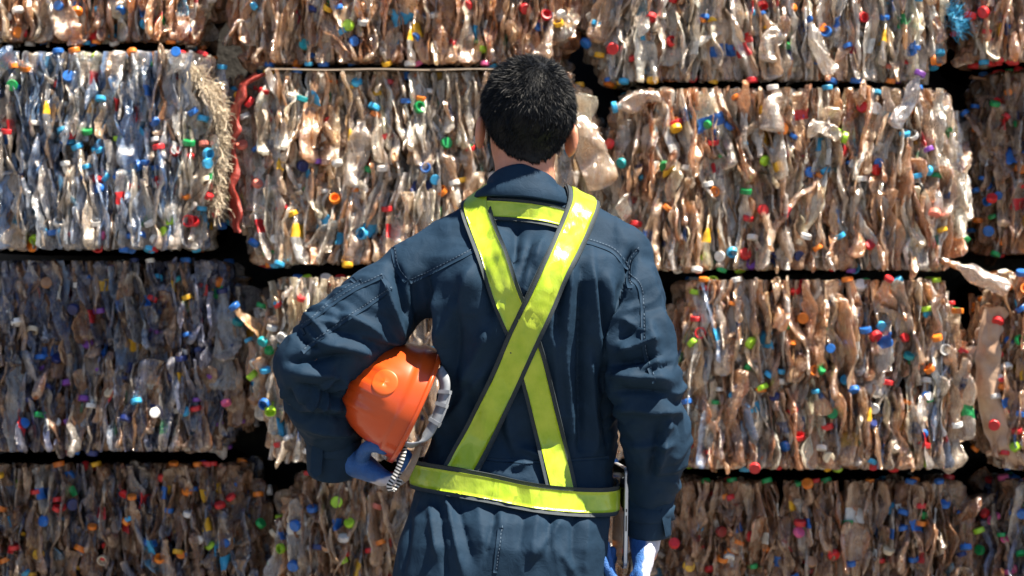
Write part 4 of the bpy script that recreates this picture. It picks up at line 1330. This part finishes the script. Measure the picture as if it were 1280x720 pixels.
def surf(b, s, z, lift=0.0, span=0.0):
    """point and outward normal on the rounded front of a bale; s runs along the front from the left side to the right side"""
    x0, x1, z0, z1, yf, rc = b
    W = x1 - x0; sd = .20
    La = rc * math.pi / 2
    s = np.asarray(s, float)
    flat = W - 2 * rc
    th = np.clip(s / rc, 0, math.pi / 2)                   # left arc: 0 = facing left
    nx = np.where(s < La, -np.cos(th), np.where(s < La + flat, 0, np.sin(np.clip((s - La - flat) / rc, 0, math.pi / 2))))
    ny = np.where(s < La, -np.sin(th), np.where(s < La + flat, -1, -np.cos(np.clip((s - La - flat) / rc, 0, math.pi / 2))))
    cx = np.where(s < La, x0 + rc, np.where(s < La + flat, x0 + rc + (s - La), x1 - rc))
    x = cx + nx * rc; y = yf + rc + ny * rc
    y = y + np.where(s < 0, -s, 0) + np.where(s > 2 * La + flat, s - 2 * La - flat, 0)
    e = np.minimum(z - z0, z1 - z); re = .055
    ins = np.where(e < re, re - np.sqrt(np.maximum(re ** 2 - (re - np.clip(e, 0, re)) ** 2, 0)), 0)
    bul = .010 * np.sin(np.clip((z - z0) / (z1 - z0), 0, 1) * math.pi * 3) - .045 * np.clip(np.abs(2 * (z - z0) / (z1 - z0) - 1), 0, 1) ** 3
    k = lift - ins + bul + .022 * noise(np.stack([s * 1 + x0, z, 0 * s], -1), 5.5, 3.0)
    re2 = .19; e2 = np.clip(np.minimum(z - span - z0, z1 - z - span), 0, re2)
    in2 = np.minimum(re2 * .54, (re2 - np.sqrt(np.maximum(re2 ** 2 - (re2 - e2) ** 2, 0)))) + .012 * noise(np.stack([0 * s + x0, z + 0 * s, 0 * s], -1), 9., 5.)
    hw = W / 2; xc = (x0 + x1) / 2; xx = x + nx * k
    rel = np.clip(np.abs(xx - xc) / hw, 0, 1.2)
    xx = xx - np.sign(xx - xc) * in2 * rel ** 3
    return np.stack([xx, y + ny * k, z + 0 * s], -1), np.stack([nx, ny, 0 * s], -1)


def basis(Nn, tilt_n, tilt_t, rollz, flip):
    """columns = bottle axes in world; tilt_n leans in the plane of the face, tilt_t leans out of it"""
    Nn = np.asarray(Nn, float); Tn = np.cross([0, 0, 1.], Nn); Tn /= np.linalg.norm(Tn)
    Z = np.array([0, 0, 1.])
    z = Z * math.cos(tilt_n) + Tn * math.sin(tilt_n)
    z = z * math.cos(tilt_t) + Nn * math.sin(tilt_t); z *= flip
    x = Tn * math.cos(rollz) + Nn * math.sin(rollz)
    x -= z * x.dot(z); x /= np.linalg.norm(x)
    y = np.cross(z, x)
    return np.stack([x, y, z], 1)


def mat4(Rm, t, s=1.0):
    m = Matrix.Identity(4)
    for i in range(3):
        for j in range(3): m[i][j] = float(Rm[i, j] * s)
        m[i][3] = float(t[i])
    return m


BE = {}
for key, ax0, ax1, ay0, ay1, off, pal, capcols, lab in BALES:
    yf = WALL + off
    x0, _, z1 = P(ax0 + 2, ay0 + 1.5, yf); x1, _, z0 = P(ax1 - 2, ay1 - 1, yf)
    if key in 'MNOP': z0 = 0.0
    b = (x0, x1, z0, z1, yf, .10)
    root = empty('plastic_bale', ((x0 + x1) / 2, yf, z0), lab, 'bale', GROUP)
    BE[key] = (root, b, pal)
    org = np.array(root.location)
    rng = np.random.default_rng(100 + ord(key))
    # filler inside the bale: a lumpy rounded block, shade put into its colour
    ncol, nrow = 40, 16
    La = b[5] * math.pi / 2; tot = 2 * La + (x1 - x0 - 2 * b[5])
    ss = np.linspace(-.88 + off, tot + .88 - off, ncol); zz = np.r_[z0 + .001, z0 + .03, np.linspace(z0 + .055, z1 - .055, nrow - 4), z1 - .03, z1 - .001]
    SS, ZZ = np.meshgrid(ss, zz, indexing='ij')
    ee = np.minimum(ZZ - z0, z1 - ZZ)
    pc, _ = surf(b, SS, ZZ, -.065 - .10 * np.clip(1 - ee / .05, 0, 1), .125)
    v = pc.reshape(-1, 3); f = [list(q) for q in grid_faces(ncol, nrow)]
    f.append([i * nrow for i in range(ncol)]); f.append([i * nrow + nrow - 1 for i in range(ncol)][::-1])
    f.append([i for i in range(nrow)][::-1]); f.append([(ncol - 1) * nrow + i for i in range(nrow)])
    world_obj('bale_core', v, f, M['core'], root, smooth=True)
    # bottles: three layers of leaning, flattened bottles
    items = []
    for layer, (lift, ps, pz) in enumerate(((-.036, .029, .155), (-.018, .030, .16), (.000, .035, .17))):
        ns = int((tot + .34) / ps); nz = max(3, int(round((z1 - z0) / pz)))
        for i in range(ns):
            zo = rng.uniform(-.5, .5)
            for j in range(nz + 1):
                s = -.17 + (i + rng.uniform(0, 1)) * ps
                z = z0 + (j + zo + rng.uniform(-.25, .25)) * (z1 - z0) / nz
                vi = rng.integers(len(VAR)); L = VAR[vi][5]
                sc = rng.uniform(.78, 1.12) * (1.0 if layer < 2 else 1.04)
                wild = rng.random()
                lean = R(13) * noise(np.array([[s + x0 * 1.7, z, layer * .3]]), 3.2, 1.)[0] + rng.normal() * R(5)
                out = rng.normal() * R(7); rz = rng.normal() * R(26)
                if rng.random() < .24: rz = rng.uniform(0, math.pi)
                if wild < .04: lean += rng.uniform(-1.4, 1.4); sc *= .8
                elif wild < .08: out += rng.choice([-1, 1]) * rng.uniform(.6, 1.3)
                half = L * sc / 2 * abs(math.cos(lean)) * abs(math.cos(out)) + .004
                half = min(half, (z1 - z0) / 2 - .01)
                z = min(max(z, z0 + half), z1 - half)
                items.append((s, z, lift + rng.uniform(-.006, .008), lean, out, rz, rng.choice([-1, 1], p=[.4, .6]), vi, sc, layer, half))
    if key == 'E':       # keep the frayed right end paler
        pass
    sarr = np.array([it[0] for it in items]); zarr = np.array([it[1] for it in items]); larr = np.array([it[2] for it in items])
    pos, nor = surf(b, sarr, zarr, larr, np.array([it[10] for it in items]) * .8)
    PX, PY = to_px(pos)
    inside = (PX > -90) & (PX < 1370) & (PY > -100) & (PY < 820)
    seen = (PX > 5) & (PX < 1275) & (PY > 5) & (PY < 715)
    for (u0, u1, w0, w1) in MAN:
        seen &= ~((PX > u0) & (PX < u1) & (PY > w0) & (PY < w1))
    cols, ws = pal
    ci = rng.choice(len(cols), len(items), p=ws)
    # neighbours came from the same load: colour drifts across the bale
    drift = noise(np.stack([pos[:, 0], pos[:, 2], 0 * pos[:, 0]], 1), 4.0, 6.)
    tint = cols[ci] * rng.uniform(.78, 1.18, (len(items), 1)) * (1 + .18 * drift[:, None])
    if key == 'E':
        k = np.clip((PX - 205) / 45, 0, 1)[:, None] * (rng.random((len(items), 1)) < .85); tint = tint * (1 - k) + np.array([.74, .68, .58]) * k * rng.uniform(.8, 1.1, (len(items), 1))
    if key == 'G':
        k = np.clip((PX - 1165) / 35, 0, 1)[:, None] * (rng.random((len(items), 1)) < .8); tint = tint * (1 - k) + np.array([.74, .72, .66]) * k
    if key == 'K':
        k = np.clip((PX - 1150) / 40, 0, 1)[:, None] * (PY < 480)[:, None] * (rng.random((len(items), 1)) < .6); tint = tint * (1 - k) + np.array([.62, .56, .46]) * k
    tint = np.clip(tint * dict(I=.78, M=.72, O=.85, H=.8).get(key, 1.06), .01, .86)  # bales lying in shade: part of that shade is multiplied into their tint
    size = np.array([VAR[it[7]][5] * it[8] * (1 + .6 * abs(math.sin(it[5]))) for it in items])
    score = size + np.array([it[9] for it in items]) * .2 + seen * 2.0
    top = set(np.argsort(-score)[:100].tolist())
    hV, hF, hF3, hC, hS, nh = [], [], [], [], [], 0
    cV, cF, cC, nc = [], [], [], 0
    for n_, it in enumerate(items):
        if not inside[n_]: continue
        s, z, lf, lean, out, rz, fl, vi, sc, layer, _h = it
        Rm = basis(nor[n_], lean, out, rz, fl)
        if n_ in top:
            o = bpy.data.objects.new('crushed_bottle', VMESH[vi]); COL.objects.link(o)
            o.parent = root; o.matrix_basis = mat4(Rm, pos[n_] - org, sc)
            o.color = (*tint[n_], 1)
            if rng.random() < .34:
                cobj = bpy.data.objects.new('cap', CMESH[0]); COL.objects.link(cobj); cobj.parent = o
                nk, ndir = VAR[vi][3], VAR[vi][4]
                q = Vector(ndir).to_track_quat('Z', 'Y').to_matrix()
                cobj.matrix_basis = Matrix.Translation(Vector(nk) - Vector(ndir) * .006) @ q.to_4x4()
                c = CC[capcols[rng.integers(len(capcols))]]; cobj.color = (*(np.array(c) * rng.uniform(.8, 1.1)), 1)
        else:
            V_, F_, F3_ = VAR[vi][:3]
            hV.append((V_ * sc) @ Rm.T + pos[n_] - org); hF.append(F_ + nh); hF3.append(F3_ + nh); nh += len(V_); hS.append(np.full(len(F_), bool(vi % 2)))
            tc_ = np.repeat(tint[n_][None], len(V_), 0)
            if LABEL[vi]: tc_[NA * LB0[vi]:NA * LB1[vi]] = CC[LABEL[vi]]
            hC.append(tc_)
    if hV:
        V4 = np.vstack(hV); F4 = np.vstack(hF); F3 = np.vstack(hF3)
        me = bpy.data.meshes.new('crushed_bottle')
        me.vertices.add(len(V4)); me.vertices.foreach_set('co', V4.astype(np.float32).ravel())
        me.loops.add(F4.size + F3.size)
        me.loops.foreach_set('vertex_index', np.r_[F4.ravel(), F3.ravel()].astype(np.int32))
        me.polygons.add(len(F4) + len(F3))
        me.polygons.foreach_set('loop_start', np.r_[np.arange(len(F4)) * 4, F4.size + np.arange(len(F3)) * 3].astype(np.int32))
        me.polygons.foreach_set('use_smooth', np.r_[np.concatenate(hS), np.ones(len(F3), bool)])
        me.update(calc_edges=True)
        me.materials.append(M['pet_stuff'])
        set_tint(me, np.vstack(hC))
        o = link('crushed_bottle', me, None, root); o['kind'] = 'stuff'
    # loose caps: the ones the picture shows, and more out of its sight
    place = []
    for cx_, cy_, cc in CAPS:
        if ax0 - 6 <= cx_ <= ax1 + 6 and ay0 - 4 <= cy_ <= ay1 + 6:
            if key == 'E' and cy_ < 60: continue
            place.append((cx_, cy_, cc))
    CAPS = [c for c in CAPS if c not in place]
    nextra = 12 if len(place) > 12 else 34
    for _ in range(nextra):
        place.append((rng.uniform(max(ax0 + 10, -90), min(ax1 - 10, 1370)), rng.uniform(max(ay0 + 8, -80), min(ay1 - 8, 800)), capcols[rng.integers(len(capcols))]))
    for k_, (cx_, cy_, cc) in enumerate(place[:100]):
        q = P(cx_, cy_, yf)
        s = np.clip(q[0] - x0 - b[5] + La, La * .25, tot - La * .25)
        if q[0] < x0 + b[5]: s = b[5] * math.acos(np.clip((x0 + b[5] - q[0]) / b[5], -1, 1))
        if q[0] > x1 - b[5]: s = La + (x1 - x0 - 2 * b[5]) + b[5] * math.asin(np.clip((q[0] - x1 + b[5]) / b[5], -1, 1))
        zc = np.clip(q[2], z0 + .012, z1 - .012)
        traced = k_ < len(place) - nextra
        p_, n_ = surf(b, np.array([s]), np.array([zc]), rng.uniform(.006, .022) if traced else rng.uniform(-.012, .012))
        p_, n_ = p_[0], n_[0]
        if rng.random() < .5: ax_ = np.array([rng.normal() * .35, 0, rng.choice([-1, 1])]) + n_ * rng.uniform(-.2, .6)
        else: ax_ = n_ * rng.uniform(.5, 1.2) + rng.normal(size=3) * np.array([.5, .25, .55])
        ax_ /= np.linalg.norm(ax_)
        qm = Vector(ax_).to_track_quat('Z', 'Y').to_matrix()
        o = bpy.data.objects.new('bottle_cap', CMESH[1 if (rng.random() < .2) else 0]); COL.objects.link(o)
        o.parent = root
        sc = rng.uniform(.92, 1.12) * (1.06 if traced else .85)
        o.matrix_basis = Matrix.Translation(Vector(p_ - org)) @ qm.to_4x4() @ Matrix.Scale(sc, 4)
        o.color = (*np.clip(np.array(CC[cc]) * rng.uniform(.85, 1.12), 0, .85), 1)


def big_bottle(key, pa, pb, w, flat, col, dy=-.05, capc=None, seed=0, dents=9):
    """a larger bottle lying on the face of a bale, from its base (pa) to its neck (pb) in px; w px wide"""
    root, b, _ = BE[key]
    rng = np.random.default_rng(seed)
    a, c = P(*pa, b[4] + dy), P(*pb, b[4] + dy)
    ax = c - a; L = np.linalg.norm(ax); ax /= L
    s = FPX / (b[4] + D); Rr = w / s / 2
    side = np.cross(ax, [0, -1, 0]); side /= np.linalg.norm(side); dep = np.cross(ax, side)
    nt_, na_ = 34, 28
    G = []
    for i in range(nt_):
        t = i / (nt_ - 1)
        pr = np.interp(t, [0, .02, .06, .5, .66, .78, .90, .93, 1], [.3, .8, 1, 1.0, .97, .7, .34, .3, .3])
        pr *= 1 + .018 * math.sin(t * 70)
        row = []
        for j in range(na_):
            th = 2 * math.pi * j / na_
            q = np.array([math.cos(th), math.sin(th), t * 3])
            m_ = 1 + .10 * noise(q[None], 2.2, seed * 3.1)[0] + .06 * (1 - 2 * abs(noise(q[None], 4.4, seed * 1.7)[0]))
            row.append(a + ax * L * t + side * Rr * pr * m_ * math.cos(th) + dep * Rr * flat * pr * m_ * math.sin(th))
        G.append(row)
    G = np.array(G); t_ = np.linspace(0, 1, nt_)[:, None]; kp = np.clip((.88 - t_) / .1, 0, 1)
    for _ in range(dents):
        ang = rng.normal() * .9 + (0 if dep[1] < 0 else math.pi); n_ = math.cos(ang) * dep + math.sin(ang) * side + ax * rng.uniform(-.35, .35); n_ /= np.linalg.norm(n_)
        tc_ = rng.uniform(.05, .8); cc_ = a + ax * L * tc_
        G = buckle(G, n_, cc_ @ n_ + Rr * (flat * abs(math.cos(ang)) + abs(math.sin(ang))) * rng.uniform(.35, .85), kp * np.exp(-((t_ - tc_) / .28) ** 4))
    f = [list(x) for x in grid_faces(nt_, na_, False, True)] + [list(range(na_))[::-1], [(nt_ - 1) * na_ + k for k in range(na_)]]
    o = world_obj('crushed_bottle', G.reshape(-1, 3), f, M['pet'], root); o.color = (*col, 1)
    if capc:
        q = Vector(ax).to_track_quat('Z', 'Y').to_matrix()
        cobj = bpy.data.objects.new('cap', CMESH[0]); COL.objects.link(cobj); cobj.parent = o
        cobj.matrix_basis = Matrix.Translation(Vector(c - ax * .008 - np.array(root.location))) @ q.to_4x4() @ Matrix.Scale(1.1, 4)
        cobj.color = (*CC[capc], 1)
    return o


big_bottle('F', (758, 234), (706, 128), 40, .32, (.66, .52, .37), -.05, 'w', 1, 3)
big_bottle('G', (826, 122), (768, 134), 27, .8, (.60, .46, .36), -.035, 'c', 2)
big_bottle('G', (1118, 160), (1150, 92), 22, .7, (.56, .54, .56), -.05, 'p', 3)
big_bottle('G', (966, 165), (972, 112), 34, .5, (.66, .58, .50), -.035, None, 4)
big_bottle('G', (1196, 262), (1190, 165), 22, .6, (.70, .66, .58), .0, None, 6)
big_bottle('G', (1010, 160), (1056, 172), 24, .7, (.72, .64, .54), -.05, 'l', 7)
big_bottle('C', (1040, 92), (1012, 28), 24, .7, (.80, .78, .74), -.045, None, 8)
big_bottle('C', (963, 78), (968, 30), 30, .6, (.74, .70, .62), -.04, None, 9)
big_bottle('L', (1262, 360), (1196, 332), 27, .7, (.56, .46, .40), -.05, None, 10)
big_bottle('F', (446, 235), (452, 150), 36, .5, (.72, .66, .60), -.02, None, 11)
big_bottle('A', (97, 56), (90, 24), 26, .8, (.60, .32, .16), -.04, None, 12)
big_bottle('F', (440, 325), (446, 240), 26, .6, (.64, .50, .42), -.02, None, 13)
big_bottle('K', (905, 470), (898, 380), 22, .6, (.62, .52, .44), -.02, None, 14)


# frayed raffia fibres hanging out of the end of the bluish bale
def fibres(key, spots, length, mat, n, seed, name, fall=1.0):
    root, b, _ = BE[key]; rng = np.random.default_rng(seed); parts = []
    for _ in range(n):
        u = rng.random(); i = min(int(u * (len(spots) - 1)), len(spots) - 2); f_ = u * (len(spots) - 1) - i
        q = np.array(spots[i]) * (1 - f_) + np.array(spots[i + 1]) * f_ + rng.normal(size=2) * 3.5
        p0 = P(q[0], q[1], b[4] + rng.uniform(-.02, .09))
        dr = np.array([rng.uniform(.1, 1.), rng.uniform(-.6, .2), rng.uniform(-.7, .5)]); dr /= np.linalg.norm(dr)
        l = length * rng.uniform(.4, 1.2)
        c = [p0]
        for k in range(4):
            dr = dr + rng.normal(size=3) * .35 + np.array([0, 0, -.28 * fall]); dr /= np.linalg.norm(dr); c.append(c[-1] + dr * l / 4)
        sd = rng.normal(size=3); sd -= dr * sd.dot(dr); sd /= np.linalg.norm(sd); w = rng.uniform(.0005, .0015)
        c = np.array(c)
        th = np.cross(dr, sd) * .0005
        G = np.stack([c - sd * w, c + sd * w, c + sd * w * .8 + th, c - sd * w * .8 + th], 1)
        parts.append((G.reshape(-1, 3), [list(x) for x in grid_faces(5, 4, False, True)]))
    v, f = join(parts)
    o = world_obj(name, v, f, M[mat], root, smooth=False); o['kind'] = 'stuff'
    return o


fibres('E', [(232, 84), (252, 100), (268, 124), (275, 160), (275, 200), (271, 240), (262, 262)], .055, 'fibre', 1100, 3, 'frayed_fibre')
fibres('C', [(1186, 4), (1194, 22), (1196, 42)], .05, 'bluetuft', 200, 4, 'net_tuft', .3)


def edge_sheet(key, pts, width, mat, name, seed, dy=0.0, arch=.085):
    """a torn sheet folded round the edge of a bale: crumpled band following pts (px)"""
    root, b, _ = BE[key]
    c = spline(np.array(pts, float), 60); n = 60; m = 14
    G = np.zeros((n, m, 3))
    for i in range(n):
        for j in range(m):
            t = j / (m - 1)
            ragged = 4 * noise(np.array([[i * .3, seed, 0.]]), 1.0)[0] * t
            G[i, j] = P(c[i, 0] + (t - .35) * width + ragged, c[i, 1] + 2 * noise(np.array([[i * .25, j * .4, seed]]), 1.)[0], b[4] + dy + .65 * arch - arch * math.sin(t * 2.0))
    G[..., 1] += .012 * noise(G, 28, seed); G[..., 0] += .006 * noise(G, 40, seed + 4.)
    Nn = frame_normals(G)
    if Nn[n // 2, m // 2, 1] > 0: Nn = -Nn
    v, f = slab(G, Nn, .001, .0015)
    return world_obj(name, v, f, M[mat], root)


edge_sheet('F', [(322, 92), (302, 110), (292, 150), (288, 200), (289, 250), (296, 290)], 11, 'redsheet', 'torn_sheet', 2.0, .0)
edge_sheet('L', [(1240, 384), (1233, 420), (1231, 470), (1236, 520), (1252, 560), (1276, 582)], 30, 'tansheet', 'plastic_sheet', 5.0, .01, .035)
# thin pale board lying on top of the bale behind the worker
root, b, _ = BE['F']
G = np.array([[P(x_, 85.2 + .6 * math.sin(x_ * .05), b[4] - .035) + np.array([0, dy_, 0]) for dy_ in (0, .1, .3)] for x_ in np.linspace(335, 640, 40)])
v, f = slab(G, np.tile(np.array([0, 0, 1.0]), (40, 3, 1)), -.001, .0012)
world_obj('pale_board', v, f, M['paleedge'], root)
# ================================================================== GROUND, LIGHT, CAMERA
gm = simple('dusty_concrete', (0.08, 0.075, 0.07), (0.15, 0.135, 0.12), 0.9, 3, 0.5, 60, 0.01)
gv = []
ng = 60
xs = np.concatenate([-np.geomspace(200, 4, 12), np.linspace(-3.5, 3.5, 30), np.geomspace(4, 200, 12)])
G = np.array([[(x, y, 0.0) for y in xs] for x in xs])
v = G.reshape(-1, 3); v[:, 2] = .006 * noise(v, .8, 1.0) - .004
link('ground', np_mesh('ground', v, grid_faces(len(xs), len(xs))[:, ::1]), gm)['kind'] = 'structure'

# dark backing added behind the stack so its gaps show no sky
wv, wf = [], []
wm = simple('gap_backing_dark', (0.025, 0.023, 0.021), (0.05, 0.046, 0.042), 0.9, 5, 0.5, 50, .01)
nxw = 40
for yy, hh in ((WALL + 1.05, 3.0), (WALL + 1.25, 3.0)):
    for k in range(nxw):
        x_ = -6 + 12 * k / (nxw - 1)
        r_ = .02 if k % 5 == 0 else 0
        for z_ in (-.01, .9, 1.9, hh): wv.append((x_, yy - (r_ if yy < WALL + 1.15 else -r_), z_))
wf = [list(q) for q in grid_faces(nxw, 4)][::-1] + [list(q)[::-1] for q in grid_faces(nxw, 4, base=nxw * 4)]
for k in range(nxw - 1):
    wf.append([k * 4 + 3, k * 4 + 7, k * 4 + 7 + nxw * 4, k * 4 + 3 + nxw * 4])
for k in (0, nxw - 1):
    wf += [[k * 4 + j, k * 4 + j + 1, k * 4 + j + 1 + nxw * 4, k * 4 + j + nxw * 4] for j in range(3)]
tag(link('gap_backing', np_mesh('gap_backing', wv, wf, False), wm), 'dark backing added behind the stacked bales to keep their gaps dark', 'wall')

to_sun = Vector((0.40, -0.21, 0.89)).normalized()
el = math.asin(to_sun.z); az = math.atan2(to_sun.x, to_sun.y)
w = bpy.data.worlds.new('World'); SC.world = w; w.use_nodes = True
nt = w.node_tree
sky = nt.nodes.new('ShaderNodeTexSky'); sky.sky_type = 'NISHITA'; sky.sun_disc = False
sky.air_density = 0.75; sky.dust_density = 0.0; sky.ozone_density = 1.0; sky.altitude = 600
sky.sun_elevation = el; sky.sun_rotation = az
nt.links.new(sky.outputs[0], nt.nodes['Background'].inputs[0])
nt.nodes['Background'].inputs[1].default_value = SKY
sl = bpy.data.lights.new('sun', 'SUN'); sl.energy = SUN; sl.angle = R(0.5); sl.color = (1.0, 0.90, 0.75)
so = bpy.data.objects.new('sun', sl); COL.objects.link(so)
so.rotation_euler = to_sun.to_track_quat('Z', 'Y').to_euler()
so.location = to_sun * 30

cam = bpy.data.cameras.new('camera'); cam.lens = 70; cam.sensor_width = 36; cam.clip_end = 1000
cam.dof.use_dof = True; cam.dof.focus_distance = D - .08; cam.dof.aperture_fstop = 7.1
co = bpy.data.objects.new('camera', cam); COL.objects.link(co)
co.location = (0, -D, CZ); co.rotation_euler = (R(90), 0, 0)
SC.camera = co
SC.view_settings.view_transform = 'Standard'; SC.view_settings.look = 'None'
SC.view_settings.gamma = 1; SC.view_settings.use_curve_mapping = False
SC.view_settings.exposure = EXPO
SC.render.engine = 'CYCLES'
SC.cycles.use_denoising = True
SC.cycles.max_bounces = 8; SC.cycles.transparent_max_bounces = 12
SC.cycles.diffuse_bounces = 3; SC.cycles.glossy_bounces = 2; SC.cycles.transmission_bounces = 4
